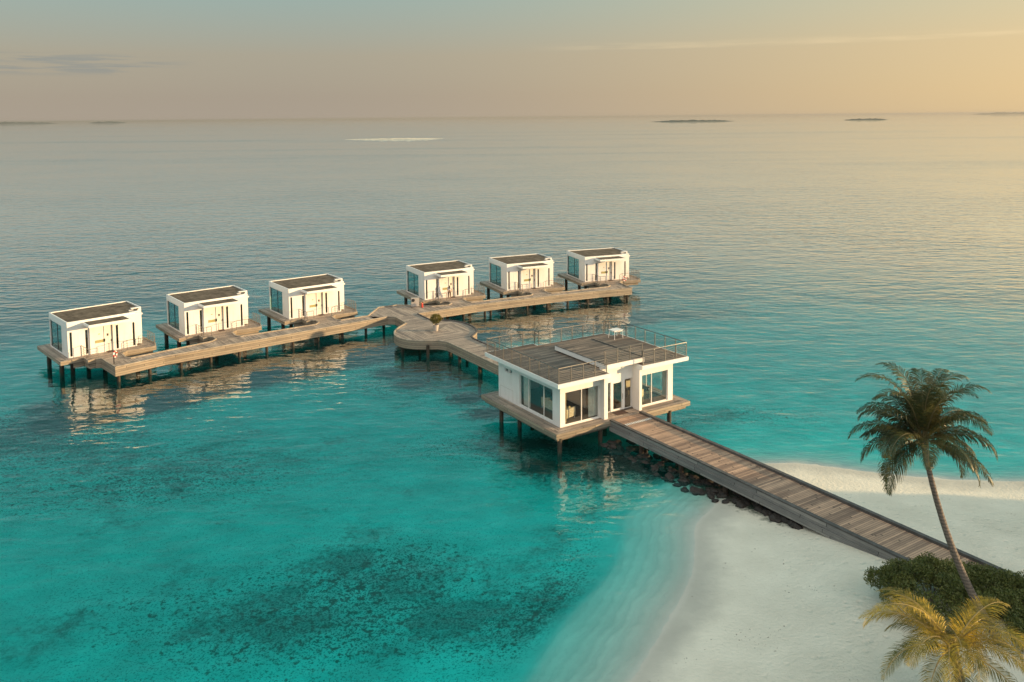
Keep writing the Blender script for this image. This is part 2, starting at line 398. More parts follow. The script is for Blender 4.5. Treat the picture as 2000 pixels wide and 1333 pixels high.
dry = t.ramp(n1, [(.3, (.60, .555, .465)), (.7, (.71, .66, .56))])
wet = t.ramp(n1, [(.3, (.42, .40, .35)), (.7, (.49, .47, .41))])
wm = t.mr(t.math('ADD', sh, t.math('MULTIPLY', n1, 2.2)), 1.4, 3.6, 1.0, 0.0, smooth=True)
sand = t.mix(wm, dry, wet)
sea = t.ramp(n1, [(.3, (.38, .41, .36)), (.7, (.58, .60, .53))])
sand = t.mix(t.mr(sh, -.5, -7.0), sand, sea)
# ripple ridges parallel to the shore on the shallow shelf
rp = t.math('ADD', sh, t.math('MULTIPLY', t.noise(geo, .35, 3, .5), 1.6))
rip = t.math('SINE', t.math('MULTIPLY', rp, 10.0))
ripm = t.math('MULTIPLY', t.mr(sh, -.05, -1.0), t.mr(sh, -5.2, -3.2))
sand = t.mix(t.math('MULTIPLY', t.math('MULTIPLY', t.mr(rip, .1, 1.0), ripm), .12), sand, (.17, .19, .17, 1))
# seagrass, coral debris, and shade under decks painted in as dark seabed
fo = t.math('ABSOLUTE', t.math('ADD', sh, t.math('MULTIPLY', t.math('SUBTRACT', n2, .5), .35)))
sand = t.mix(t.math('MULTIPLY', t.mr(fo, .30, .02), .14), sand, (.74, .73, .68, 1))
mid = t.noise(geo, .16, 6, .7)
pat = t.math('ADD', t.math('MULTIPLY', gr, .85), t.math('MULTIPLY', t.math('SUBTRACT', mid, .5), 2.8))
pat = t.math('MULTIPLY', t.mr(t.math('ADD', pat, t.math('MULTIPLY', t.math('SUBTRACT', n2, .5), 1.1)), .22, .75, smooth=True), .84)
pat = t.math('MULTIPLY', pat, t.mr(n3, .38, .60, .50, 1.0))
spk = t.mr(t.math('ADD', n2, t.math('MULTIPLY', gr, .13)), .60, .68, smooth=True)
spk = t.math('MULTIPLY', spk, t.mr(t.math('ADD', gr, t.math('MULTIPLY', n1, .5)), .28, .62))
fine = t.mr(t.math('ADD', n3, t.math('MULTIPLY', gr, .08)), .56, .64)
fine = t.math('MULTIPLY', fine, t.math('ADD', t.math('MULTIPLY', gr, 1.0), .40, clamp=True))
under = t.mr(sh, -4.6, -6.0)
rub_shade = t.n('Attribute', attribute_name='rubble_shade').outputs['Fac']
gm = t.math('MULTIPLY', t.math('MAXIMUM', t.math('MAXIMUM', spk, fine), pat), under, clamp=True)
gm = t.math('MAXIMUM', gm, t.mr(t.math('ADD', rub_shade, t.math('MULTIPLY', t.math('SUBTRACT', n2, .5), 1.2)), .35, .7))
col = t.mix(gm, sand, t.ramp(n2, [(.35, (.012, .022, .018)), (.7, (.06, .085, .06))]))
# scattered bits of wrack on the beach
deb = t.math('MULTIPLY', t.mr(t.noise(geo, 7.0, 2, .5), .69, .72), t.mr(t.noise(geo, .5, 2), .52, .6))
deb = t.math('MULTIPLY', deb, t.mr(sh, 0, .4))
col = t.mix(t.math('MULTIPLY', deb, .8), col, (.10, .08, .06, 1))
hb = t.math('ADD', t.math('MULTIPLY', t.noise(geo, 5, 4, .6), .5), t.math('MULTIPLY', t.math('MULTIPLY', rip, ripm), .25))
hb = t.math('MULTIPLY', hb, t.mr(sh, 3.0, 0.0, 1.0, .45))
vor = t.n('TexVoronoi', {'Vector': geo, 'Scale': 1.6, 'Randomness': 1.0}).outputs['Distance']
foot = t.math('MULTIPLY', t.math('ADD', t.noise(geo, 2.6, 4, .7), t.math('MULTIPLY', t.mr(vor, .0, .28), .6)), t.mr(sh, 3.0, 7.5, 0, 1.1))
nb = t.n('Bump', {'Strength': .8, 'Distance': .13, 'Height': t.math('ADD', hb, foot)}).outputs[0]
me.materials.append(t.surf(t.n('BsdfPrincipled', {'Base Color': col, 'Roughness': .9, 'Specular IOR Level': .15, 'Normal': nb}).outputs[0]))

# ------------------------------------------------------------------ water: a closed body with an absorbing volume
E_ = float(gx[-1]); E2 = float(gy[-1]); E0 = float(gx[0]); E3 = float(gy[0])
vt = verts.copy(); vt[:, 2] = 0.0; nv = len(vt)
bot = [(E0, E3, -30), (E_, E3, -30), (E_, E2, -30), (E0, E2, -30)]
ring = list(idx[:, 0]) + list(idx[-1, 1:]) + list(idx[-2::-1, -1]) + list(idx[0, -2:0:-1])
fc = faces.tolist(); c0 = [int(idx[0, 0]), int(idx[-1, 0]), int(idx[-1, -1]), int(idx[0, -1])]
fc.append([nv + 3, nv + 2, nv + 1, nv])
e0 = [int(q) for q in idx[:, 0]]; e1 = [int(q) for q in idx[-1, :]]; e2 = [int(q) for q in idx[::-1, -1]]; e3 = [int(q) for q in idx[0, ::-1]]
for k_, e_ in enumerate((e0, e1, e2, e3)): fc.append([nv + k_, nv + (k_ + 1) % 4] + e_[::-1])
me2 = bpy.data.meshes.new('sea_water'); me2.from_pydata(vt.tolist() + bot, [], fc)
at = me2.attributes.new('depth', 'FLOAT', 'POINT'); at.data.foreach_set('value', np.concatenate([np.clip(-Z, 0, 30).ravel(), np.full(4, 20.)]).astype(np.float32))
sea_o = bpy.data.objects.new('sea_water', me2); COL.objects.link(sea_o); tag(sea_o, kind='structure')
t = NT('sea_water'); geo = t.n('NewGeometry').outputs['Position']
gw = t.mapping(geo, (.55, 1, 1), (0, 0, R(-12)))
w1 = t.noise(gw, .9, 1.2, .45); w2 = t.noise(t.mapping(geo, (.5, 1, 1), (0, 0, R(14))), .28, 3, .5)
w3 = t.noise(gw, 2.2, 1.5, .5); calm = t.noise(geo, .02, 3, .5)
amp = t.mr(calm, .35, .65, .75, 1.2)
lane = t.mr(t.noise(t.mapping(geo, (.0011, .007, 1)), 1.0, 5, .6), .50, .68, .0, 1.3)
amp = t.math('ADD', amp, t.math('MULTIPLY', lane, t.mr(t.n('SeparateXYZ', {0: geo}).outputs[1], 150, 400)))
dep = t.n('Attribute', attribute_name='depth').outputs['Fac']
turb = t.math('ADD', t.mr(dep, 0, .3, 0, .025), t.mr(dep, 3.0, 13.0, 0.0, .57))
lag = t.mr(dep, 2.5, 6.0, .52, 1.0)
hh = t.math('ADD', t.math('MULTIPLY', w1, .30), t.math('MULTIPLY', w2, .55))
hh = t.math('MULTIPLY', t.math('ADD', hh, t.math('MULTIPLY', w3, .09)), t.math('MULTIPLY', amp, lag))
nb = t.n('Bump', {'Strength': 1.0, 'Distance': .5, 'Height': hh}).outputs[0]
bf = t.n('NewGeometry').outputs['Backfacing']
f0 = t.n('Fresnel', {'IOR': t.mr(bf, 0, 1, 1.40, 1 / 1.40), 'Normal': nb}).outputs[0]
fr = t.math('MULTIPLY', f0, t.math('ADD', t.math('MULTIPLY', f0, 3.4), .66), clamp=True)
gl = t.n('BsdfGlossy', {'Color': (1, 1, 1, 1), 'Roughness': .015, 'Normal': nb}).outputs[0]
tr = t.n('BsdfTransparent', {'Color': (.97, 1, 1, 1)}).outputs[0]
df = t.n('BsdfDiffuse', {'Color': t.ramp(t.mr(dep, 0, 12), [(.1, (.002, .36, .34)), (.4, (.004, .26, .28)), (.9, (.010, .19, .235))])}).outputs[0]
body = t.n('MixShader', {0: turb, 1: tr, 2: df}).outputs[0]
t.surf(t.n('MixShader', {0: fr, 1: body, 2: gl}).outputs[0])
ab = t.n('VolumeAbsorption', {'Color': (.0, .960, .962, 1), 'Density': 1.3}).outputs[0]
t.link(ab, t.out.inputs['Volume'])
sea_o.data.materials.append(t.m)

# ------------------------------------------------------------------ decks
def offset_poly(pts, d, closed):
    """offset a 2D polyline by d to the left of travel"""
    n = len(pts); out = []
    for i in range(n):
        p = Vector(pts[i])
        a = Vector(pts[i - 1]) if (i > 0 or closed) else None
        c = Vector(pts[(i + 1) % n]) if (i < n - 1 or closed) else None
        n1 = n2 = None
        if a is not None: e = (p - a).normalized(); n1 = Vector((-e.y, e.x))
        if c is not None: e = (c - p).normalized(); n2 = Vector((-e.y, e.x))
        if n1 is None: n1 = n2
        if n2 is None: n2 = n1
        m = (n1 + n2)
        if m.length < 1e-6: m = n1.copy()
        m.normalize(); k = max(.45, m.dot(n1))
        out.append(tuple(p + m * (d / k)))
    return out
def sweep_box(mb, pts, d0, d1, z0, z1, closed=False):
    A = offset_poly(pts, d0, closed); B = offset_poly(pts, d1, closed); n = len(pts); u = 0
    rng = range(n if closed else n - 1)
    for i in rng:
        j = (i + 1) % n; L = math.dist(pts[i], pts[j])
        a0, a1, b0, b1 = A[i], A[j], B[i], B[j]
        mb.face([(*a0, z0), (*a1, z0), (*a1, z1), (*a0, z1)], [(u, z0), (u + L, z0), (u + L, z1), (u, z1)])
        mb.face([(*b1, z0), (*b0, z0), (*b0, z1), (*b1, z1)], [(u + L, z0), (u, z0), (u, z1), (u + L, z1)])
        w_ = abs(d1 - d0)
        mb.face([(*a0, z1), (*a1, z1), (*b1, z1), (*b0, z1)], [(u, 0), (u + L, 0), (u + L, w_), (u, w_)])
        mb.face([(*b0, z0), (*b1, z0), (*a1, z0), (*a0, z0)], [(u, 0), (u + L, 0), (u + L, w_), (u, w_)])
        u += L
    if not closed:
        for i in (0, n - 1):
            mb.face([(*A[i], z0), (*B[i], z0), (*B[i], z1), (*A[i], z1)])
def plank_poly(mb, pts, z, ang, mi=0):
    c, s = math.cos(ang), math.sin(ang)
    mb.face([(x, y, z) for x, y in pts], [(x * c + y * s, -x * s + y * c) for x, y in pts], mi)
def catmull(P, k=4):
    o = []
    for i in range(len(P) - 1):
        p0, p1, p2, p3 = [Vector(P[max(0, min(len(P) - 1, j))]) for j in (i - 1, i, i + 1, i + 2)]
        for q in range(k):
            t_ = q / k
            o.append(tuple(.5 * ((2 * p1) + (p2 - p0) * t_ + (2 * p0 - 5 * p1 + 4 * p2 - p3) * t_ ** 2 + (3 * p1 - p0 - 3 * p2 + p3) * t_ ** 3)))
    o.append(tuple(P[-1])); return o

# jetty outline (world coordinates)
FL = [(-36.0, 76.5), (-32.6, 79.7), (-28.7, 82.75), (-24.4, 86.1), (-19.9, 89.75), (-14.9, 93.6), (-13.0, 95.1)]
FL[0] = VW(0, 2.18, -6.5)
LC = [(-13.0, 95.1), (-12.1, 94.9), (-10.75, 92.4)]
LARC = catmull([(-10.6, 91.9), (-11.15, 90.3), (-11.4, 88.5), (-11.15, 86.8), (-10.4, 85.5), (-9.2, 84.7), (-7.7, 84.45), (-6.4, 84.5)], 3)
LEND = [(-5.5, 84.0), CW(4.3, 9.62)]
RC = [(-9.6, 96.5), (-7.9, 93.55)]
RARC = catmull([(-7.2, 93.4), (-5.7, 93.1), (-4.3, 92.3), (-3.3, 91.0), (-2.7, 89.5), (-2.5, 88.1), (-2.75, 86.9)], 3)
REND = [(-3.0, 86.1), (-2.75, 85.3), CW(7.22, 9.62)]
FR_ = [(-9.6, 96.5), (-2.9, 100.75), (.2, 102.4), (6.7, 105.6), VW(5, -1, -6.3), VW(5, 3.88, -6.3)]
# rear edge, villa by villa
def fore(i): # forecourt outline from the right (villa local)
    R_ = [VW(i, 4.3, -4.45), VW(i, 3.95, -3.8), VW(i, 4.15, -2.32)]
    L_ = [VW(i, 1.75, -2.32), VW(i, 2.1, -2.75), VW(i, 2.0, -3.75), VW(i, 1.3, -4.4)]
    return R_, L_
b = MB(); fs = MB()
def pt_between(P, q):   # nearest point on a polyline
    best = None
    for a, c in zip(P[:-1], P[1:]):
        a, c, qq = Vector(a), Vector(c), Vector(q); e = c - a; tt = max(0, min(1, (qq - a).dot(e) / e.length_squared)); p = a + e * tt
        if best is None or (p - qq).length < best[0]: best = ((p - qq).length, tuple(p))
    return best[1]
def arm(front, rear, ang=None):
    """quads between the rear polyline and its nearest points on the front one"""
    for a, c in zip(rear[:-1], rear[1:]):
        fa, fc = pt_between(front, a), pt_between(front, c)
        e = (Vector(c) - Vector(a)); an = math.atan2(e.y, e.x) + math.pi / 2
        plank_poly(b, [fa, fc, c, a], DZ, an)
rearL = [VW(0, 2.18, -4.45)]
outline_rear = []       # from left end to the junction (later reversed)
Zt = DZ
for i in range(3):
    R_, L_ = fore(i)
    if i == 0: L_ = [VW(0, 1.75, -2.32), VW(0, 2.18, -2.6)]
    lw = L_[-1]
    if i: rearL.append(lw)
    rearL.append(R_[0])
    plank_poly(b, (L_ + ([VW(0, 2.18, -4.45)] if i == 0 else []) + R_)[:], DZ, VQ[i][2])
    outline_rear += L_[::-1][(0 if i else 0):] if False else []
rearL += [(-18.1, 93.75), (-15.3, 95.6)]
arm(FL, rearL)
# junction (dark planks) and the fan of planks on the round terrace
J = [(-13.0, 95.1), (-15.3, 95.6), (-14.7, 99.9), (-12.6, 101.2), (-10.7, 100.7), (-8.3, 100.2), VW(3, 1.3, -4.4), (-5.6, 99.0), (-9.6, 96.5), (-12.1, 94.9)]
plank_poly(b, J[::-1], DZ, CA + math.pi / 2)
rearR = [VW(3, 1.3, -4.4), VW(3, 4.3, -4.45), VW(4, 1.3, -4.4), VW(4, 4.3, -4.45), VW(5, 1.3, -4.4), VW(5, 3.95, -4.45)]
FRa = [(-5.6, 99.0)] + FR_[1:]
for a_, c_ in zip(rearR[:-1], rearR[1:]):
    fa = FRa[0] if a_ == rearR[0] else pt_between(FRa, a_); fc = FRa[-1] if c_ == rearR[-1] else pt_between(FRa, c_)
    mids = [p for p in FRa if min(fa[0], fc[0]) + .2 < p[0] < max(fa[0], fc[0]) - .2]
    e = (Vector(c_) - Vector(a_)); plank_poly(b, [fa] + mids + [fc, c_, a_], DZ, math.atan2(e.y, e.x) + math.pi / 2)
for i in (3, 4, 5):
    R_, L_ = fore(i)
    if i == 5: R_ = [VW(5, 3.95, -4.45), VW(5, 3.9, -3.9), VW(5, 4.15, -2.32)]
    plank_poly(b, L_ + R_, DZ, VQ[i][2])
C0 = (-6.9, 88.75)
iW = 4; iS = len(LARC) - 5; iN = 4; iE = len(RARC) - 4
plank_poly(b, [LC[1], RC[0], RC[1]] [::-1] + [] if False else [RC[0], LC[1], LC[2]] + LARC[:iW + 1] + [C0] + RARC[:iN + 1][::-1] + [RC[1]], DZ, CA)
plank_poly(b, [C0] + LARC[iW:iS + 1], DZ, CA + math.pi / 2)
plank_poly(b, [C0] + LARC[iS:] + LEND + REND[::-1] + RARC[iE:][::-1], DZ, CA)
plank_poly(b, [C0] + RARC[iN:iE + 1][::-1], DZ, CA + math.pi / 2)
jetty = empty('jetty', (*C0, DZ), 0, 'long curved timber jetty linking the white villas, with a round terrace in the middle', 'jetty')
jetty.location = (0, 0, 0)
# full outline, counter-clockwise is not needed; edges only
def rear_chain(ids):
    o = []
    for i in ids:
        R_, L_ = fore(i)
        if i == 5: R_ = [VW(5, 3.95, -4.45), VW(5, 3.9, -3.9), VW(5, 4.15, -2.32)]
        if i == 0: L_ = [VW(0, 1.75, -2.32), VW(0, 2.18, -2.6)]
        o.append((L_, R_))
    return o
out = list(FL) + LC[1:] + LARC + LEND + REND[::-1] + RARC[::-1] + [RC[1]] + FR_
out_rear = []
ch = rear_chain([5, 4, 3])
for L_, R_ in ch: out_rear += R_ + L_
out_rear += [(-8.3, 100.2), (-10.7, 100.7), (-12.6, 101.2), (-14.7, 99.9), (-15.3, 95.6), (-18.1, 93.75)]
for L_, R_ in rear_chain([2, 1, 0]): out_rear += R_ + L_
out = out + out_rear
# kerb segments leave the gangway to each villa and to the clubhouse open
TH = .86
for i in range(len(out)):
    p, q = out[i], out[(i + 1) % len(out)]; L = math.dist(p, q)
    fs.face([(*q, DZ - .004), (*p, DZ - .004), (*p, DZ - TH), (*q, DZ - TH)], [(L, TH), (0, TH), (0, 0), (L, 0)])
def under_copy(mb, src, z):
    for f in src.f: mb.face([(src.v[k][0], src.v[k][1], z) for k in f][::-1])
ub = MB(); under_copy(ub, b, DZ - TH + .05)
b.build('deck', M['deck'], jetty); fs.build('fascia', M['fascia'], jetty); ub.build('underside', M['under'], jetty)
def kerb(pts, name='kerb', mat='kerb', parent=jetty, sgn=1, w_=.13, h=.11, z=None, proud=.02):
    z = DZ if z is None else z
    k = MB(); sweep_box(k, pts, -proud * sgn, w_ * sgn, z + .004, z + h); return k.build(name, M[mat], parent)
kerb(FL + LC[1:] + LARC + LEND[:1] + [CW(4.3, 9.75)], sgn=1)
kerb(FR_[:1] + [RC[1]] + RARC + REND[:2] + [CW(7.22, 9.75)], mat='darkkerb', sgn=-1)
kerb(FR_, sgn=1)
for i in range(6):
    R_, L_ = fore(i)
    if i == 5: R_ = [VW(5, 3.95, -6.28), VW(5, 3.9, -3.9), VW(5, 4.15, -2.32)]; kerb(R_, sgn=1)
    if i == 0: kerb([VW(0, 1.75, -2.32), VW(0, 2.18, -2.6), VW(0, 2.18, -6.5)], sgn=1)
    if i in (0, 1, 3, 4):
        nL = fore(i + 1)[1]; kerb((R_ + [])[::-1] + nL[::-1], sgn=1)
    if i == 2: kerb(R_[::-1] + [(-18.1, 93.75), (-15.3, 95.6), (-14.7, 99.9), (-12.6, 101.2), (-10.7, 100.7), (-8.3, 100.2)] + fore(3)[1][::-1], sgn=1)
def pile(x, y, parent, r=.15, top=None, bot=-3.5, lx=0):
    p = MB(); top = DZ - .3 if top is None else top
    p.tube([(x, y, bot), (x, y, top)], r, 12); return p.build('pile', M['pile'], parent, smooth=False)
def walk(P, step, start, inn):
    o = []; d = start
    for a, c in zip(P[:-1], P[1:]):
        a, c = Vector(a), Vector(c); L = (c - a).length; e = (c - a) / L; n_ = Vector((-e.y, e.x))
        while d < L: o.append(tuple(a + e * d + n_ * inn)); d += step
        d -= L
    return o
for P_, st_ in ((FL, .45), (FR_, 3.4)):
    for q in walk(P_, 2.95, st_, .42): pile(*q, jetty)
for x, y in ((1.34, 29.65), (2.75, 26.6), (5.0, 26.0), (4.6, 23.3), (6.9, 23.0), (4.6, 19.4), (6.9, 19.0), (4.6, 15.2), (6.9, 15.0), (4.6, 11.5), (6.9, 11.2),
             (8.6, 28.8), (8.4, 31.9), (5.3, 33.6)):
    pile(*CW(x, y), jetty, .16)
for x, y in ((-13.8, 97.5), (-12, 100.3), (-10, 99.5), (-9.5, 97.3), (-11.3, 95.3), (-7.2, 99.0), (-4.5, 100.6), (-1.2, 102.4)): pile(x, y, jetty)

# ------------------------------------------------------------------ pier from the clubhouse to the beach
pier = empty('pier', (CX, CY, DZ), CA, 'straight plank pier with dark kerbs running from the glass clubhouse down to the beach', 'pier')
b = MB(); YE = -48.0
xl = lambda y: 4.02 - .012 * max(0, -y - 10); xr = lambda y: 7.13 - .012 * max(0, -y - 10)
ys = [-.9, -10, -20, -30, YE]
for y0, y1 in zip(ys[:-1], ys[1:]):
    b.face([(xl(y1), y1, 0), (xr(y1), y1, 0), (xr(y0), y0, 0), (xl(y0), y0, 0)], [(xl(y1), y1), (xr(y1), y1), (xr(y0), y0), (xl(y0), y0)])
b.build('deck', M['pierdeck'], pier)
Lp = [(xl(y), y) for y in ys]; Rp = [(xr(y), y) for y in ys]
k = MB(); sweep_box(k, Rp, 0.0, -.26, -.10, .16); k.build('kerb', M['darkkerb'], pier)
k = MB(); sweep_box(k, Lp, -.10, .16, .004, .10); k.build('kerb', M['darkkerb'], pier)
k = MB(); sweep_box(k, Lp, -.06, 0.05, -.34, -.004); sweep_box(k, Lp, -.13, 0.02, -.74, -.344); k.build('fascia', M['greyfascia'], pier)
k = MB(); sweep_box(k, Rp, .02, .22, -.86, -.104); k.build('fascia', M['greyfascia'], pier)
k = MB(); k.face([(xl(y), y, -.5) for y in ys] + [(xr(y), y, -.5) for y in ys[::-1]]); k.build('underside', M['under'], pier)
for y in (-4, -8, -12, -16, -20):
    for x in (4.35, 6.75):
        p = MB(); p.tube([(x, y, -3.2), (x, y, -.52)], .16, 12); p.build('pile', M['pile'], pier)
# striped grating across the pier head
gs = empty('floor_grating', (*CW(4.14, -2.40), DZ + .004), CA, 'black and white striped strip laid across the planks before the clubhouse door', 'floor strip')
g = MB(); g.box(0, 2.86, 0, .30, 0, .008); g.build('base_plate', M['black'], gs)
g = MB()
for i in range(15): g.box(.03 + i * .19, .13 + i * .19, .012, .288, .0085, .02)
g.build('bar', M['white_trim'], gs)['label'] = 'row of white bars on the dark strip'

# ------------------------------------------------------------------ railings (a part with its posts as sub-parts)
def railing(parent, pts, z0, h=1.05, step=1.2, wires=6, r=.027, drop=.12, name='railing', base_end=True):
    b = MB(); posts = []
    P = [Vector((*p, z0)) for p in pts]
    up = Vector((0, 0, 1))
    b.tube([p + up * h for p in P], r * 1.25, 6)
    for k in range(wires):
        zz = .12 + (h - .2) * k / wires
        for a, c in zip(P[:-1], P[1:]): b.tube([a + up * zz, c + up * zz], r * .56, 4, cap=False)
    rail = b.build(name, M['steel'], parent)
    for si, (a, c) in enumerate(zip(P[:-1], P[1:])):
        n = max(1, round((c - a).length / step))
        for k in range(n + (1 if si == len(P) - 2 else 0)):
            p = a.lerp(c, k / n); m = MB()
            m.box(p.x - r * .9, p.x + r * .9, p.y - r * .9, p.y + r * .9, z0 - drop, z0 + h - r)
            m.build('post', M['steel'], rail)
    return rail

# ------------------------------------------------------------------ villa (local frame: front-left wall corner at 0,0; deck z = 0)
def make_villa():
    v = empty('villa', (0, 0, DZ))
    H = 3.5
    # terrace deck and fascia
    T = [(-.95, 7.2), (-.98, -.98), (1.1, -.9), (1.05, -2.38), (1.75, -2.3), (4.15, -2.3), (5.0, -1.52), (7.75, -1.75), (8.15, -.6), (8.15, 7.2)]
    b = MB(); plank_poly(b, [(0, 0), (0, 7.2), (-.95, 7.2), (-.98, -.98)], 0, math.pi / 2); plank_poly(b, [(0, 0), (-.98, -.98)] + T[2:9] + [(8.15, 7.2), (0, 7.2)], 0, 0)
    b.build('terrace', M['deck'], v)
    f = MB()
    for i in range(len(T)):
        p, q = T[i], T[(i + 1) % len(T)]; L = math.dist(p, q)
        f.face([(*q, -.004), (*p, -.004), (*p, -.36), (*q, -.36)], [(L, .36), (0, .36), (0, 0), (L, 0)])
    # stepped, deeper skirt under the gangway side
    sweep_box(f, [(.2, -.75), (1.2, -.75), (1.25, -2.2), (1.9, -2.2)], 0, .08, -.86, -.37)
    sweep_box(f, [(4.05, -2.2), (4.9, -1.35), (7.5, -1.5)], 0, .08, -.7, -.37)
    f.build('terrace_fascia', M['fascia'], v)
    u = MB(); u.face([(x, y, -.33) for x, y in T][::-1])
    u.box(.1, 7.2, .3, .6, -.75, -.35); u.box(.1, 7.2, 5.2, 5.5, -.75, -.35); u.box(.3, .6, .6, 5.2, -.72, -.36); u.box(6.6, 6.9, .6, 5.2, -.72, -.36)
    u.build('floor_beams', M['under'], v)
    for x, y in ((-.35, 1.1), (.6, 1.0), (3.6, 1.0), (6.8, 1.0), (-.3, 5.6), (3.4, 5.6), (6.8, 5.6)):
        p = MB(); p.tube([(x, y, -DZ - 4.5), (x, y, -.34)], .21, 12); p.build('pile', M['pile'], v)
    k = MB(); sweep_box(k, [(4.15, -2.3), (5.0, -1.52), (7.75, -1.75), (8.15, -.6), (8.15, 3)], 0, .12, .004, .07); k.build('kerb', M['kerb'], v)
    k = MB(); sweep_box(k, [(-.98, -.98), (1.1, -.9), (1.05, -2.38), (1.75, -2.3)], 0, .10, .004, .06); k.build('kerb', M['kerb'], v)
    # walls
    slits = [(.18, .40), (1.60, 1.84), (4.43, 4.66), (6.05, 6.26)]
    xs = sorted({0, .18, .40, .2, 1.60, 1.84, 1.98, 3.42, 4.14, 4.43, 4.66, 6.05, 6.26, 6.42, 7.15, 7.5, 7.7, 6.95})
    ys = [-.14, 0, .16, .5, .7, 1.95, 2.15, 5.62, 5.86, 6.03]
    zs = [0, .08, .10, 2.42, 2.50, 2.62, 2.84, 3.0, 3.32]
    def front_y(x): return -.14 if 1.98 < x < 6.42 else (0 if x <= 1.98 else .5)
    def solid(x, y, z):
        if z > 3.32 or x > 7.7: return False
        if x > 7.15 and y < 1.95: return False
        if x > 6.42 and y < .5: return False
        fy = front_y(x)
        if y < fy: return False
        # front wall
        if y < fy + .25 if fy != 0 else y < .16:
            for a, c in slits:
                if a < x < c and .10 < z < 2.5: return False
            if 3.42 < x < 4.14 and z < 2.62: return False
            return True
        if 1.98 < x < 6.42 and y < .16:
            for a, c in slits:
                if a < x < c and .10 < z < 2.5: return False
            return not (3.42 < x < 4.14 and z < 2.62)
        if x > 6.42 and y < .7: return True
        # left wall with the big opening
        if x < .2: return not (1.95 < y < 5.86 and .10 < z < 2.84)
        # rear: glazed on the left, wall on the right
        if y > 5.86: return (x > 4.43) or z > 2.84 or z < .1
        if x > 7.5 or (x > 6.95 and x < 7.15 and y < 1.95): return True
        if x > 7.15 and 1.95 < y < 2.15: return True
        if z > 3.0: return True      # roof slab
        if z < .08: return True      # floor slab
        return False
    wl = MB(); wl.vox(xs, ys, zs, solid); wl.build('wall', M['white'], v)
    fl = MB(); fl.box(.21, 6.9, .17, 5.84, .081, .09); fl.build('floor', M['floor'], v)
    # parapet with a notch at the open corner on the right
    pr = MB(); sweep_box(pr, [(0, 6.03), (0, 0), (6.42, 0), (6.42, .2)], -.012, .10, 3.0, H)
    sweep_box(pr, [(.17, 6.03), (7.7, 6.03), (7.7, 2.0)], .012, -.10, 3.3, H)
    pr.box(6.7, 7.53, 1.9, 2.2, 3.3, H); pr.box(6.05, 7.15, .5, .75, 3.3, H - .06)
    pr.box(6.25, 6.7, 1.25, 1.4, 3.3, H - .03); pr.box(7.0, 7.45, 1.5, 1.9, 2.9, H - .12); pr.box(7.15, 7.34, .55, .72, 3.02, 3.16)
    pr.build('parapet', M['white_trim'], v)
    rf = MB(); rf.face([(.09, .09, 3.42), (6.3, .09, 3.42), (6.3, .6, 3.42), (6.9, .8, 3.42), (7.5, 2.0, 3.42), (7.6, 5.94, 3.42), (.09, 5.94, 3.42)])
    rf.build('roof', M['roof'], v)
    cp = MB(); cp.vox([1.4, 5.3], [-1.92, -.14], [3.06, 3.30], lambda x, y, z: True); cp.box(1.55, 5.15, -.145, -.14, 3.0, 3.05)
    can = cp.build('canopy', M['white_trim'], v)
    cr = MB(); cr.box(1.52, 5.18, -1.80, -.16, 3.301, 3.32); cr.build('canopy_roofing', M['roof'], can)
    # slit windows
    for a, c in slits:
        fy = front_y((a + c) / 2); w_ = MB(); y0 = fy + .10
        w_.box(a, a + .03, y0 - .02, y0 + .04, .10, 2.5); w_.box(c - .03, c, y0 - .02, y0 + .04, .10, 2.5)
        w_.box(a + .03, c - .03, y0 - .02, y0 + .04, 2.46, 2.5); w_.box(a + .03, c - .03, y0 - .02, y0 + .04, .10, .14)
        w_.box(a + .03, c - .03, y0 - .02, y0 + .04, 1.25, 1.275)
        wo = w_.build('slit_window', M['darkframe'], v)
        g = MB(); g.box(a + .03, c - .03, y0, y0 + .012, .14, 2.46); g.build('pane', M['slitglass'], wo)
    d = MB(); d.box(3.44, 4.12, .02, .08, .02, 2.6); do = d.build('door', M['door'], v)
    h_ = MB(); h_.box(4.0, 4.05, -.05, .02, .95, 1.15); h_.build('handle', M['black'], do)
    d = MB(); d.box(3.30, 3.40, -.20, -.142, .02, 2.62); d.build('door_frame', M['white_trim'], v)
    s_ = MB(); s_.box(3.62, 3.76, -.02, .018, 1.55, 1.78); s_.build('peephole_panel', M['black'], do)
    s_ = MB(); s_.box(2.45, 3.26, -.17, -.142, 1.02, 1.30); s_.build('name_board', M['brass'], v)
    s_ = MB(); s_.box(2.75, 2.93, -.16, -.142, 1.86, 1.93); s_.build('number_plate', M['brass'], v)
    s_ = MB(); s_.box(3.28, 3.36, -.27, -.205, 1.06, 1.36); s_.build('wall_lamp', M['black'], v)
    s_ = MB(); s_.box(3.46, 4.1, -.62, -.18, .004, .02); s_.build('doorstep_mat', M['mat'], v)
    # corner glazing
    g = MB(); g.box(.09, .105, 1.97, 5.94, .12, 2.82); gw_ = g.build('side_window', M['villaglass'], v)
    fr_ = MB()
    for y in (1.96, 3.6, 5.62, 5.95): fr_.box(.06, .13, y - .025, y + .025, .10, 2.84)
    fr_.box(.06, .13, 1.98, 5.93, .10, .14); fr_.box(.06, .13, 1.98, 5.93, 2.79, 2.84)
    fr_.build('frame', M['darkframe'], gw_)
    g = MB(); g.box(.14, 4.4, 5.935, 5.95, .12, 2.82); gw_ = g.build('rear_window', M['villaglass'], v)
    fr_ = MB()
    for x in (1.5, 2.9, 4.39): fr_.box(x - .025, x + .025, 5.91, 5.975, .10, 2.84)
    fr_.build('frame', M['darkframe'], gw_)
    c_ = MB(); prev = None
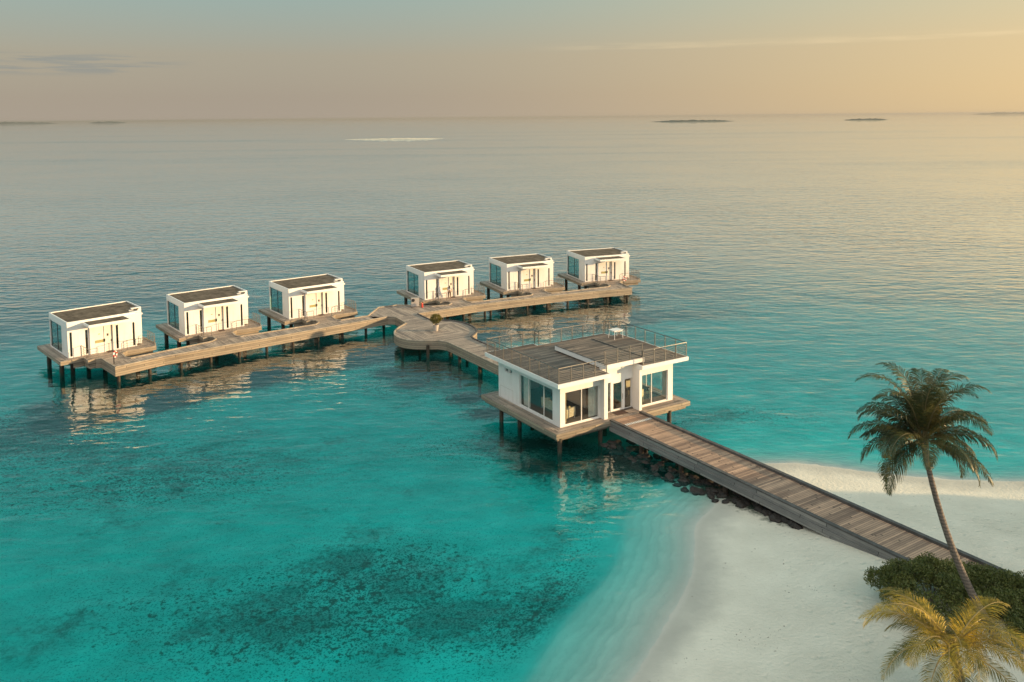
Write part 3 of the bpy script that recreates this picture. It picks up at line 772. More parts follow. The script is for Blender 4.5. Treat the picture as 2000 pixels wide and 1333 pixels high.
    for q in range(25):
        y = 1.99 + q * .022; x = .28 + .03 * math.sin(q * 1.6)
        if prev: c_.face([(prev[0], prev[1], .12), (x, y, .12), (x, y, 2.8), (prev[0], prev[1], 2.8)])
        prev = (x, y)
    c_.build('curtain', M['curtain'], v)
    # railings
    railing(v, [(1.18, -.05), (1.2, -2.2), (2.05, -2.15)], 0, 1.05, .75, 4, .022)
    railing(v, [(4.3, -2.05), (5.05, -1.35), (7.65, -1.58)], 0, 1.05, 1.1, 4, .022)
    railing(v, [(8.0, -.75), (8.02, 1.3)], 0, 1.05, .55, 5, .024)
    return v
VL = ['white flat-roofed overwater villa at the left end of the jetty, behind the red life ring',
      'white flat-roofed overwater villa second from the left end of the jetty',
      'white flat-roofed overwater villa third from the left, nearest the bend left of the round terrace',
      'white flat-roofed overwater villa with a person walking at its door, above the round terrace',
      'white flat-roofed overwater villa on the right arm, second from the right end',
      'white flat-roofed overwater villa at the far right end of the jetty']
v0 = make_villa()
for i in range(6):
    v = v0 if i == 0 else copy_tree(v0)
    v.location = (VQ[i][0], VQ[i][1], DZ); v.rotation_euler = (0, 0, VQ[i][2])
    tag(v, VL[i], 'villa', 'white villas along the jetty')

# ------------------------------------------------------------------ clubhouse
club = empty('clubhouse', (CX, CY, DZ), CA, 'white cube clubhouse on stilts with big windows and a railed roof terrace', 'building')
b = MB()
D0, D1, D2, D3 = (-1.0, -.92), (12.1, -1.0), (12.1, 9.6), (-1.0, 9.6)
plank_poly(b, [D0, (0, 0), (0, 8.6), D3], 0, math.pi / 2)
plank_poly(b, [D0, (4.0, -.95), (4.0, 0), (0, 0)], 0, 0)
plank_poly(b, [(4.0, -.95), (7.14, -.95), (7.3, .4), (4.0, .4)], 0, 0)
plank_poly(b, [(7.14, -.95), D1, (11.23, 0), (7.25, 0)], 0, 0)
plank_poly(b, [D1, D2, (11.23, 8.6), (11.23, 0)], 0, math.pi / 2)
plank_poly(b, [D2, D3, (0, 8.6), (11.23, 8.6)], 0, 0)
b.build('deck', M['deck'], club)
f = MB(); sweep_box(f, [D3, D0, (3.98, -.95)], 0.0, -.05, -.36, -.004); sweep_box(f, [(7.16, -.97), D1, D2, D3], 0, -.05, -.36, -.004)
sweep_box(f, [(-.8, 9.4), (-.8, -.72), (3.9, -.75)], 0, .12, -.62, -.364)
sweep_box(f, [(7.3, -.75), (11.9, -.8), (11.9, 9.4)], 0, .12, -.62, -.364)
f.build('deck_fascia', M['fascia'], club)
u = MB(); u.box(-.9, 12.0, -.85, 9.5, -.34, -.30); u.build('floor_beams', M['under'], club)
for x, y in ((-.5, -.6), (-.6, 7.2), (-.1, 5.3), (3.4, -.45), (10.2, -.7), (3.5, 4), (7.5, 4), (11.4, 4), (11.4, 8.6), (3.5, 8.8), (7.5, 8.8), (7.6, -.5)):
    p = MB(); p.tube([(x, y, -DZ - 3), (x, y, -.31)], .17, 14); p.build('pile', M['pile'], club)
HT = 3.31
xs = [0, .22, .46, 3.68, 3.75, 4.1, 4.3, 5.12, 5.29, 6.30, 6.47, 7.2, 7.25, 7.5, 7.95, 10.7, 11.03, 11.23]
ys = [-.5, 0, .22, .35, .57, .97, 1.0, 5.47, 6.5, 7.0, 7.08, 7.6, 8.34, 8.54]
zs = [0, .06, .15, 2.3, 2.44, 2.56, 2.62, 2.64, HT, 3.7]
def solid(x, y, z):
    if z > HT: return 4.1 < x < 7.5 and .35 < y < .57
    if y < 0: return (3.75 < x < 4.1 or 7.25 < x < 7.5)
    if 4.1 < x < 7.25 and y < .35: return False
    if z < .06: return True
    if x < .22:
        if .97 < y < 5.47 and .15 < z < 2.62: return False
        if (6.5 < y < 7.0 or 7.08 < y < 7.6) and 2.3 < z < 2.64: return False
        return True
    if x > 11.03: return not (1.0 < y < 7.0 and .15 < z < 2.62)
    if y > 8.34: return True
    if 3.75 < x < 4.1 and y < .57: return True
    if 7.25 < x < 7.5 and y < .57: return True
    if x <= 3.75 and y < .22: return not (.46 < x < 3.68 and .06 < z < 2.56)
    if x >= 7.5 and y < .22: return not (7.95 < x < 10.7 and .06 < z < 2.56)
    if 4.1 < x < 7.25 and .35 < y < .57: return z > 2.44
    if z > 2.64 and False: return True
    return False
wl = MB(); wl.vox(xs, ys, zs, solid); wl.build('wall', M['white'], club)
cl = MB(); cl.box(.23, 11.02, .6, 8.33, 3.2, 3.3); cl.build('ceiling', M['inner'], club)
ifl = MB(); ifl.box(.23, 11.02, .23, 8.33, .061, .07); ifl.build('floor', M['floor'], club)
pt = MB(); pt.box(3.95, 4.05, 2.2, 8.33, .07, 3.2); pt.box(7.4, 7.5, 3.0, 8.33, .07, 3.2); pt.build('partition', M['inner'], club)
tr_ = MB(); tr_.box(-.012, -.001, 6.38, 8.30, .05, .06); tr_.box(-.012, -.001, 6.38, 8.30, 1.0, 1.012); tr_.box(-.012, -.001, 6.38, 6.39, .06, 1.0); tr_.box(-.012, -.001, 8.29, 8.30, .06, 1.0)
tr_.build('service_panel', M['cabinet'], club)
# windows: (name, plane, list of panes)
def window_y(y, x0, x1, z0, z1, mull, name='window', fw=.05):
    f = MB(); xs_ = [x0] + mull + [x1]
    for x in xs_:
        a = x if x == x0 else (x - fw if x == x1 else x - fw / 2); f.box(a, a + fw, y - .03, y + .05, z0, z1)
    for a, c in zip(xs_[:-1], xs_[1:]):
        a2 = a + (fw if a == x0 else fw / 2); c2 = c - (fw if c == x1 else fw / 2)
        f.box(a2, c2, y - .03, y + .05, z1 - fw, z1); f.box(a2, c2, y - .03, y + .05, z0, z0 + fw)
    wo = f.build(name, M['white_trim'], club)
    for a, c in zip(xs_[:-1], xs_[1:]):
        g = MB(); g.box(a + fw * .5, c - fw * .5, y, y + .012, z0 + fw * .9, z1 - fw * .9); g.build('pane', M['glass'], wo)
    return wo
def window_x(x, y0, y1, z0, z1, mull, name='window', fw=.05):
    f = MB(); ys_ = [y0] + mull + [y1]
    for y in ys_:
        a = y if y == y0 else (y - fw if y == y1 else y - fw / 2); f.box(x - .03, x + .05, a, a + fw, z0, z1)
    for a, c in zip(ys_[:-1], ys_[1:]):
        a2 = a + (fw if a == y0 else fw / 2); c2 = c - (fw if c == y1 else fw / 2)
        f.box(x - .03, x + .05, a2, c2, z1 - fw, z1); f.box(x - .03, x + .05, a2, c2, z0, z0 + fw)
    wo = f.build(name, M['white_trim'], club)
    for a, c in zip(ys_[:-1], ys_[1:]):
        g = MB(); g.box(x, x + .012, a + fw * .5, c - fw * .5, z0 + fw * .9, z1 - fw * .9); g.build('pane', M['glass'], wo)
    return wo
window_y(.12, .46, 3.68, .06, 2.56, [2.05])
window_y(.12, 7.95, 10.7, .06, 2.56, [9.04])
window_x(.10, .97, 5.47, .15, 2.62, [2.22, 4.28])
window_x(.10, 6.5, 7.0, 2.3, 2.64, [], 'small_window'); window_x(.10, 7.08, 7.6, 2.3, 2.64, [], 'small_window')
window_x(11.1, 1.0, 7.0, .15, 2.62, [3.0, 5.0])
window_y(.42, 4.3, 5.12, .06, 2.44, []); window_y(.42, 6.47, 7.2, .06, 2.44, [])
f = MB(); f.box(5.12, 5.29, .36, .5, .06, 2.44); f.box(6.30, 6.47, .36, .5, .06, 2.44); f.box(5.29, 6.30, .36, .5, 2.34, 2.44); f.build('door_frame', M['white_trim'], club)
d = MB(); d.box(5.29, 5.37, .40, .46, .07, 2.33); d.box(6.22, 6.30, .40, .46, .07, 2.33); d.box(5.37, 6.22, .40, .46, 2.25, 2.33); d.box(5.37, 6.22, .40, .46, .07, .19)
do = d.build('door', M['white_trim'], club)
g = MB(); g.box(5.37, 6.22, .425, .437, .19, 2.25); g.build('pane', M['glass'], do)
g = MB(); g.tube([(6.26, .33, .9), (6.26, .33, 1.35)], .015, 6); g.build('handle', M['steel'], do)
# roof slabs
A1 = [(-.82, -.89), (4.12, -.86), (4.12, .30), (7.28, .30), (7.28, -.80), (12.12, -.85), (12.22, 7.68), (11.2, 7.72), (11.2, 8.66), (4.02, 8.66), (4.02, 9.34), (-.84, 9.30)]
rs = MB(); zt, zb = 3.60, 3.302
for i in range(len(A1)):
    p, q = A1[i], A1[(i + 1) % len(A1)]; rs.face([(*p, zb), (*q, zb), (*q, zt), (*p, zt)])
rs.face([(*p, zb) for p in A1][::-1]); rs.face([(*p, zt) for p in A1])
roof = rs.build('roof_slab', M['white_trim'], club)
pd = offset_poly(A1, .12, True); rd = MB(); plank_poly(rd, pd, zt + .02, 0)
for i in range(len(pd)):
    p, q = pd[i], pd[(i + 1) % len(pd)]; rd.face([(*p, zt + .001), (*q, zt + .001), (*q, zt + .02), (*p, zt + .02)])
rd.build('roof_decking', M['roofdeck'], roof)
rz = MB(); rz.box(4.12, 7.98, -.25, 6.35, 3.72, 4.05); up = rz.build('raised_roof_slab', M['white_trim'], club)
rz = MB(); plank_poly(rz, [(4.2, -.17), (7.93, -.17), (7.93, 6.3), (4.2, 6.3)], 4.07, 0)
for p, q in (((4.2, -.17), (7.93, -.17)), ((7.93, -.17), (7.93, 6.3)), ((7.93, 6.3), (4.2, 6.3)), ((4.2, 6.3), (4.2, -.17))):
    rz.face([(*p, 4.051), (*q, 4.051), (*q, 4.07), (*p, 4.07)])
rz.build('raised_decking', M['roofdeck'], up)
de = MB(); de.box(7.91, 7.975, -.17, 6.3, 4.075, 4.115); de.box(4.13, 4.19, -.17, 6.3, 4.075, 4.10); de.build('edge_strip', M['black'], up)
sp_ = MB(); sp_.box(4.5, 7.6, .6, 6.0, 3.63, 3.71); sp_.build('slab_plinth', M['under'], club)
# roof railings
zr = zt + .02
railing(club, [(4.05, 9.22), (-.68, 9.20), (-.68, -.75), (3.80, -.72)], zr, 1.12, 1.22, 7, .03, .05)
railing(club, [(4.1, -.12), (7.85, -.12)], 4.07, 1.10, 1.25, 7, .03, .05)
railing(club, [(7.45, -.68), (12.0, -.72), (12.08, 6.7)], zr, 1.12, 1.25, 7, .03, .05)
railing(club, [(4.05, 9.22), (4.05, 8.55), (11.08, 8.55), (11.08, 7.80)], zr, 1.12, 1.15, 7, .03, .05)
railing(club, [(12.08, 6.7), (12.10, 7.58), (11.9, 7.60)], zr, 1.12, .6, 7, .03, .05)
# outside stair behind the corner
st = MB()
for k in range(11): st.box(11.35 + k * .28, 11.65 + k * .28, 7.80, 8.62, 3.40 - k * .31, 3.45 - k * .31)
so_ = st.build('outside_stair', M['under'], club)
hr = MB(); hr.tube([(11.3, 8.66, 4.65), (14.3, 8.66, 1.35)], .03, 6); hr.tube([(11.3, 7.78, 4.65), (14.3, 7.78, 1.35)], .03, 6)
hr.tube([(11.3, 8.66, 4.65), (11.3, 8.66, 3.4)], .025, 6); hr.tube([(11.3, 7.78, 4.65), (11.3, 7.78, 3.4)], .025, 6)
hr.build('stair_rail', M['steel'], so_)
# curtains are parts of the building
def curtain(pts, z0, z1, mat, fold=.06, name='curtain'):
    c = MB(); prev = None
    for i in range(len(pts) - 1):
        a, e = Vector(pts[i]), Vector(pts[i + 1]); L = (e - a).length; n = max(4, int(L / .035)); dv = (e - a) / n; nn = Vector((-dv.y, dv.x)).normalized()
        for k in range(n + 1):
            p = a + dv * k + nn * fold * math.sin(k * 1.3)
            if prev is not None: c.face([(prev.x, prev.y, z0), (p.x, p.y, z0), (p.x, p.y, z1), (prev.x, prev.y, z1)])
            prev = p
    return c.build(name, M[mat], club)
curtain([(.55, .42), (.85, .42)], .1, 2.9, 'curtain2'); curtain([(2.95, .42), (3.65, .42)], .1, 2.9, 'curtain')
curtain([(.42, 4.5), (.42, 5.45)], .1, 2.9, 'curtain'); curtain([(7.7, 4.6), (10.7, 4.6)], .1, 2.95, 'curtain2', .08)
curtain([(10.78, 3.4), (10.78, 7.2)], .1, 2.9, 'curtain2', .07)

# ------------------------------------------------------------------ things in and on the clubhouse
def place(o, x, y, z=0.0, rz=0.0):
    p = CW(x, y); o.location = (p[0], p[1], DZ + z); o.rotation_euler = (0, 0, CA + rz); return o
mt = empty('doormat', (0, 0, 0), 0, 'brown rectangular doormat on the planks at the clubhouse door', 'doormat'); place(mt, 5.2, -.36, .003)
m = MB(); m.box(0, 1.03, 0, .7, 0, .018); m.build('mat', M['mat'], mt)
m = MB(); sweep_box(m, [(0, 0), (1.03, 0), (1.03, .7), (0, .7)], 0, -.02, 0, .024, True); m.build('rim', M['darkwood'], mt)
tb = empty('terrace_table', (0, 0, 0), 0, 'small white square table on the roof terrace near the stair', 'table'); place(tb, 10.95, 6.75, .02 + zt)
m = MB(); m.box(-.5, .5, -.42, .42, .71, .75); m.build('tabletop', M['white_trim'], tb, bevel=.008)
for sx_ in (-1, 1):
    for sy_ in (-1, 1):
        m = MB(); m.tube([(sx_ * .42, sy_ * .35, .71), (sx_ * .47, sy_ * .40, 0)], .022, 8); m.build('leg', M['white_trim'], tb)
m = MB(); m.box(-.44, .44, -.37, -.345, .62, .70); m.box(-.44, .44, .345, .37, .62, .70); m.build('apron', M['white_trim'], tb)
# sofas, chairs, dining table inside
def sofa(x, y, rz, w_, label):
    s_ = empty('sofa', (0, 0, 0), 0, label, 'sofa', 'sofas in the lounge'); place(s_, x, y, .07, rz)
    m = MB(); m.box(-w_ / 2, w_ / 2, -.42, .42, .18, .46); m.build('seat', M['sofa'], s_, bevel=.03)
    m = MB(); m.box(-w_ / 2, w_ / 2, .26, .44, .462, .88); m.build('backrest', M['sofa'], s_, bevel=.04)
    for sg in (-1, 1):
        m = MB(); m.box(sg * w_ / 2 - .09, sg * w_ / 2 + .09, -.43, .25, .20, .68); m.build('armrest', M['sofa'], s_, bevel=.04)
        for yy in (-.36, .36):
            m = MB(); m.tube([(sg * (w_ / 2 - .1), yy, .2), (sg * (w_ / 2 - .06), yy * 1.05, 0)], .02, 6); m.build('leg', M['ringwhite'], s_)
    return s_
s1 = sofa(1.35, 1.15, R(180) + .25, 1.35, 'cream sofa with two cushions behind the front left window')
s2 = sofa(1.6, 3.2, R(90), 1.9, 'pale sofa behind the long side window of the clubhouse')
for k, (a, lab) in enumerate(((-.28, 'yellow square cushion leaning on the left side of the cream sofa'), (.22, 'yellow square cushion leaning on the right side of the cream sofa'))):
    c_ = MB(); Mx = Matrix.Rotation(R(45), 4, 'Y') @ Matrix.Rotation(0, 4, 'X')
    n = 8
    for i in range(n):
        for j in range(n):
            def q(u, v_, s_):
                a_, b_ = u / n * 2 - 1, v_ / n * 2 - 1; t_ = .085 * (1 - a_ ** 4) * (1 - b_ ** 4) * s_
                return tuple(Mx @ Vector((a_ * .2, t_, b_ * .2)))
            c_.face([q(i, j, 1), q(i, j + 1, 1), q(i + 1, j + 1, 1), q(i + 1, j, 1)]); c_.face([q(i, j, -1), q(i + 1, j, -1), q(i + 1, j + 1, -1), q(i, j + 1, -1)])
    co_ = c_.build('cushion', M['cushion'], None, smooth=True); place(co_, 1.35 + a, 1.02 - a * .1, .07 + .74, R(180) + .25); tag(co_, lab, 'cushion', 'cushions on the sofa')
def dchair(x, y, rz, label):
    c_ = empty('dining_chair', (0, 0, 0), 0, label, 'chair', 'cream chairs round the dining table'); place(c_, x, y, .07, rz)
    m = MB(); m.box(-.23, .23, -.22, .22, .42, .48); m.build('seat', M['chair'], c_, bevel=.01)
    m = MB(); m.box(-.22, .22, .19, .235, .50, 1.02); m.build('backrest', M['chair'], c_, bevel=.01)
    for sx_ in (-1, 1):
        for sy_ in (-1, 1):
            m = MB(); m.tube([(sx_ * .19, sy_ * .18, .42), (sx_ * .21, sy_ * .21, 0)], .02, 6); m.build('leg', M['chair'], c_)
dchair(8.55, .95, R(190), 'cream dining chair at the left edge of the right window')
dchair(9.75, 1.25, R(200), 'cream dining chair behind the right pane of the right window')
dchair(9.2, 2.9, R(-10), 'cream dining chair across the table, behind the window mullion')
dt = empty('dining_table', (0, 0, 0), 0, 'dark dining table behind the right window of the clubhouse', 'table'); place(dt, 9.15, 1.95, .07)
m = MB(); m.box(-.9, .9, -.48, .48, .71, .75); m.build('tabletop', M['darkwood'], dt, bevel=.006)
for sx_ in (-1, 1):
    for sy_ in (-1, 1):
        m = MB(); m.box(sx_ * .8 - .035, sx_ * .8 + .035, sy_ * .4 - .035, sy_ * .4 + .035, 0, .71); m.build('leg', M['darkwood'], dt)
vs = empty('flower_vase', (0, 0, 0), 0, 'white vase with leafy stems on the dark dining table', 'vase'); place(vs, 9.0, 1.95, .07 + .75)
m = MB(); m.lathe([(0, 0), (.07, 0), (.1, .1), (.05, .22), (.06, .25)], 14); m.build('pot', M['ringwhite'], vs)
m = MB()
for k in range(26):
    a = rnd.uniform(0, 6.28); l = rnd.uniform(.1, .3); e = Vector((math.cos(a) * l, math.sin(a) * l, .3 + rnd.uniform(0, .3)))
    sd_ = Vector((-math.sin(a), math.cos(a), .2)) * .035; m.face([e * .6 + Vector((0, 0, .1)), e * .85 + sd_, e, e * .85 - sd_])
m.build('leaves', M['topleaf'], vs)
# wall shelf with small objects seen through the side window
shf = empty('wall_shelf', (0, 0, 0), 0, 'dark wall shelf with pale ornaments behind the side window', 'shelf'); place(shf, 3.62, 4.6, .07)
m = MB()
for zz in (1.35, 1.85): m.box(-.02, .30, -1.1, 1.1, zz, zz + .04)
for yy in (-1.1, -.35, .4, 1.06): m.box(-.02, .30, yy, yy + .04, 1.39, 1.85)
m.build('board', M['darkwood'], shf)
m = MB()
for k in range(11):
    yy = -.95 + k * .19; zz = 1.39 if k % 3 else 1.89; hh_ = rnd.uniform(.12, .3)
    m.lathe([(0, zz), (.05, zz), (.06, zz + hh_ * .6), (.03, zz + hh_), (0, zz + hh_)], 8, (.1, yy))
m.build('ornaments', M['cushion'], shf)

# ------------------------------------------------------------------ small things on the jetty
def life_ring(loc, rz, label):
    o = empty('life_ring', loc, rz, label, 'life ring', 'life rings on posts')
    m = MB(); m.box(-.04, .04, -.03, .03, 0, 1.35); m.build('post', M['black'], o)
    for s_ in range(8):
        a0, a1 = s_ * math.pi / 4, (s_ + 1) * math.pi / 4; mm = MB()
        pts = [(math.cos(a0 + (a1 - a0) * k / 5) * .27, -.14, .98 + math.sin(a0 + (a1 - a0) * k / 5) * .27) for k in range(6)]
        mm.tube(pts, .07, 10, cap=False); mm.build('ring_segment', M['red'] if s_ % 2 == 0 else M['ringwhite'], o, smooth=True)
    return o
p = VW(0, 2.5, -5.25); life_ring((p[0], p[1], DZ + .002), VQ[0][2] + .75, 'red and white life ring on a dark post at the left end of the jetty')
p = VW(5, 3.7, -4.35); life_ring((p[0], p[1], DZ + .002), VQ[5][2] + .2, 'life ring on a post at the far right end of the jetty')
hc = empty('hose_cabinet', (-10.35, 100.35, DZ + .002), .2, 'grey cabinet with a round hose reel at the back edge of the jetty junction', 'cabinet')
m = MB(); m.box(-.5, .5, -.2, .2, .05, 1.12); m.build('box', M['cabinet'], hc, bevel=.015)
m = MB(); m.box(-.46, -.01, -.22, -.202, .1, 1.08); m.box(.01, .46, -.22, -.202, .1, 1.08); m.build('door', M['concrete'], hc)
m = MB(); m.lathe([(0, 0), (.18, 0), (.2, .02), (.18, .05), (0, .05)], 18); r_ = m.build('hose_reel', M['black'], hc); r_.rotation_euler = (R(90), 0, 0); r_.location = (-.24, -.222, .85)
m = MB(); m.box(-.47, -.4, -.17, .17, 0, .05); m.box(.4, .47, -.17, .17, 0, .05); m.build('foot', M['black'], hc)
fe = empty('fire_extinguisher', (-9.45, 100.0, DZ + .002), .4, 'small red fire extinguisher standing beside the grey hose cabinet', 'fire extinguisher')
m = MB(); m.lathe([(0, 0), (.11, 0), (.12, .05), (.12, .45), (.09, .54), (.04, .58), (0, .58)], 14); m.build('cylinder', M['red'], fe)
m = MB(); m.box(-.03, .12, -.02, .02, .581, .64); m.tube([(.1, 0, .6), (.17, 0, .5), (.16, 0, .2)], .015, 6); m.build('nozzle', M['black'], fe)
# potted shrub
def leaf_cloud(n, fn, size, mat, name, parent, rr=rnd, elong=1.8):
    m = MB()
    for k in range(n):
        c, nr = fn(); c = Vector(c); nr = Vector(nr).normalized()
        d = Vector((rr.gauss(0, 1), rr.gauss(0, 1), rr.gauss(0, .8))) * .9 + nr * 1.1; d.normalize()
        s_ = d.cross(Vector((rr.gauss(0, 1), rr.gauss(0, 1), rr.gauss(0, 1)))).normalized(); l = size * rr.uniform(.6, 1.3)
        m.face([c - d * l * .5, c + s_ * l * .5 / elong, c + d * l * .5, c - s_ * l * .5 / elong])
    return m.build(name, M[mat], parent)
pl = empty('potted_shrub', (C0[0] - .05, C0[1] + .0, DZ + .002), 0, 'round clipped shrub in a tall pale pot at the centre of the round terrace', 'plant')
m = MB(); m.lathe([(0, 0), (.22, 0), (.27, .3), (.33, .66), (.34, .70), (.29, .70), (.27, .62), (0, .62)], 20); m.build('pot', M['concrete'], pl, smooth=False)
m = MB(); m.tube([(0, 0, .6), (.02, .01, 1.0), (0, 0, 1.35)], [.05, .04, .03], 8); m.build('stem', M['trunk'], pl)
def tf():
    v_ = Vector((rnd.gauss(0, 1), rnd.gauss(0, 1), rnd.gauss(0, 1))).normalized(); r_ = .62 * rnd.uniform(.55, 1.05) * (1 + .15 * noise.noise(v_ * 2.3))
    return (v_.x * r_, v_.y * r_, 1.32 + v_.z * r_ * .85), v_
leaf_cloud(2600, tf, .10, 'topleaf', 'foliage', pl)

# ------------------------------------------------------------------ person at the door of the fourth villa
def skin_body(name, joints, edges, mat, parent, sub=2):
    me = bpy.data.meshes.new(name); me.from_pydata([j[:3] for j in joints], edges, [])
    o = bpy.data.objects.new(name, me); COL.objects.link(o); me.materials.append(mat)
    if parent: o.parent = parent
    md = o.modifiers.new('skin', 'SKIN')
    for i, j in enumerate(joints):
        sv = me.skin_vertices[0].data[i]; sv.radius = (j[3], j[3] if len(j) < 5 else j[4]); sv.use_root = (i == 0)
    md.use_smooth_shade = True
    s_ = o.modifiers.new('sub', 'SUBSURF'); s_.levels = sub; s_.render_levels = sub
    return o
pp = VW(3, 3.05, -.85)
per = empty('person', (pp[0], pp[1], DZ + .004), VQ[3][2] + R(-20), 'person with long dark hair and pale top walking past a villa door', 'person')
Jn = [(0, 0, .93, .145, .11), (0, 0, 1.12, .125, .09), (0, 0, 1.34, .165, .10), (0, 0, 1.44, .06, .055), (0, .01, 1.50, .05, .05), (0, .02, 1.60, .085, .10), (0, .02, 1.67, .06, .075),
      (-.18, 0, 1.37, .05, .05), (-.27, .06, 1.12, .04, .04), (-.24, .18, .93, .03, .03), (-.23, .22, .86, .02, .028),
      (.18, 0, 1.37, .05, .05), (.28, -.08, 1.13, .04, .04), (.27, -.12, .90, .03, .03), (.27, -.11, .82, .02, .028),
      (-.10, .02, .84, .095, .095), (-.10, .22, .48, .062, .062), (-.10, .24, .10, .042, .042), (-.10, .36, .035, .035, .03),
      (.10, -.02, .84, .095, .095), (.10, -.08, .47, .062, .062), (.10, -.30, .14, .042, .042), (.10, -.22, .035, .035, .03)]
Ed = [(0, 1), (1, 2), (2, 3), (3, 4), (4, 5), (5, 6), (2, 7), (7, 8), (8, 9), (9, 10), (2, 11), (11, 12), (12, 13), (13, 14), (0, 15), (15, 16), (16, 17), (17, 18), (0, 19), (19, 20), (20, 21), (21, 22)]
skin_body('body', Jn, Ed, M['skin'], per)
skin_body('shirt', [(0, 0, .98, .165, .13), (0, 0, 1.14, .145, .11), (0, 0, 1.36, .185, .12), (0, 0, 1.43, .09, .08), (-.19, 0, 1.37, .07, .07), (-.25, .04, 1.20, .06, .06), (.19, 0, 1.37, .07, .07), (.25, -.04, 1.20, .06, .06)],
          [(0, 1), (1, 2), (2, 3), (2, 4), (4, 5), (2, 6), (6, 7)], M['shirt'], per, 1)
skin_body('trousers', [(0, 0, .95, .16, .125), (-.10, .02, .83, .11, .11), (-.10, .22, .48, .08, .08), (-.10, .24, .16, .06, .06), (.10, -.02, .83, .11, .11), (.10, -.08, .47, .08, .08), (.10, -.28, .19, .06, .06)],
          [(0, 1), (1, 2), (2, 3), (0, 4), (4, 5), (5, 6)], principled('brown_trousers', (.12, .06, .04), .8, .2), per, 1)
skin_body('hair', [(0, -.02, 1.69, .09, .11), (0, -.07, 1.58, .095, .08), (0, -.10, 1.42, .10, .06), (0, -.11, 1.28, .07, .04)], [(0, 1), (1, 2), (2, 3)], M['hair'], per, 1)

# ------------------------------------------------------------------ rocks heaped under the pier
def rock_mesh(seed):
    bm = bmesh.new(); bmesh.ops.create_icosphere(bm, subdivisions=2, radius=1)
    for v_ in bm.verts:
        n_ = noise.noise(v_.co * 1.3 + Vector((seed * 7.1, 0, 0))); n2_ = noise.noise(v_.co * 3.1 + Vector((0, seed * 3.3, 0)))
        v_.co *= 1 + n_ * .45 + n2_ * .18
        v_.co.z *= .62
    me = bpy.data.meshes.new('rock'); bm.to_mesh(me); bm.free(); me.materials.append(M['rock']); return me
RM = [rock_mesh(k) for k in range(6)]
r2 = random.Random(3)
for k in range(230):
    y = -1.0 - 17.0 * (k + r2.random()) / 230
    wd = 1.0 if y > -14 else max(.2, (19 + y) / 5)
    x = r2.uniform(3.1 + (.6 if y < -13 else 0), 6.6) if k % 3 else r2.uniform(2.7, 4.3) + (1.2 if y < -13 else 0)
    s_ = r2.uniform(.12, .36) * (.8 if k % 3 == 0 else 1.15)
    px_, py_ = CW(x, y)
    i_ = int(np.argmin(np.abs(gx - px_))); j_ = int(np.argmin(np.abs(gy - py_))); zz = max(Z[i_, j_], -1.4)
    if zz < -.3: zz = r2.uniform(-.40, -.02)
    o = bpy.data.objects.new('rock', RM[k % 6]); COL.objects.link(o)
    o.location = (px_, py_, zz + s_ * .2); o.scale = (s_ * r2.uniform(.8, 1.3), s_, s_ * r2.uniform(.7, 1.0)); o.rotation_euler = (r2.uniform(-.3, .3), r2.uniform(-.3, .3), r2.uniform(0, 6.28))
    tag(o, 'dark wet boulder in the heap under the pier', 'rock', 'dark boulders heaped under the pier')

# ------------------------------------------------------------------ palms
def frond(length, az, el0, droop, leaf, rr, twist=0.0, n=34, lift=.0, wid=.035, hang=.6, dp=.6):
    """returns (stem points, leaf faces); az direction, el0 start elevation, droop = how much it bends down"""
    pts = []; p = Vector((0, 0, 0)); e = el0; a = az; st_ = length / n
    for k in range(n + 1):
        pts.append(p.copy()); t_ = k / n
        p = p + Vector((math.cos(a) * math.cos(e), math.sin(a) * math.cos(e), math.sin(e))) * st_
        e -= droop / n * (dp + 1) * t_ ** dp; a += twist / n
    L = []
    for k in range(4, n + 1):
        for half in (0, .5):
            t_ = (k + half) / n
            if t_ > 1: continue
            q = pts[min(k, n)].lerp(pts[min(k + 1, n)], half)
            d = (pts[min(k + 1, n)] - pts[k - 1]).normalized()
            side = d.cross(Vector((0, 0, 1)));
            if side.length < .1: side = Vector((-math.sin(az), math.cos(az), 0))
            side.normalize(); upn = side.cross(d)
            ll = leaf * (math.sin(math.pi * min(1, .18 + t_ * .80)) ** .7) * rr.uniform(.82, 1.1)
            for sg in (-1, 1):
                if rr.random() < .05: continue
                v1 = (side * sg * .80 + d * (.35 + .55 * t_) + upn * (.18 + rr.uniform(-.12, .12))).normalized()
                v2 = (v1 + Vector((0, 0, -1)) * hang * rr.uniform(.7, 1.3)).normalized()
                v3 = (v2 + Vector((0, 0, -1)) * hang * 1.5).normalized()
                w_ = wid * rr.uniform(.8, 1.2); wv = d * w_ * .5 + Vector((0, 0, 0))
                q1 = q + v1 * ll * .4; q2 = q1 + v2 * ll * .35; q3 = q2 + v3 * ll * .25
                L.append([q - wv * .5, q + wv * .5, q1 + wv, q1 - wv]); L.append([q1 - wv, q1 + wv, q2 + wv * .7, q2 - wv * .7]); L.append([q2 - wv * .7, q2 + wv * .7, q3])
    return pts, L
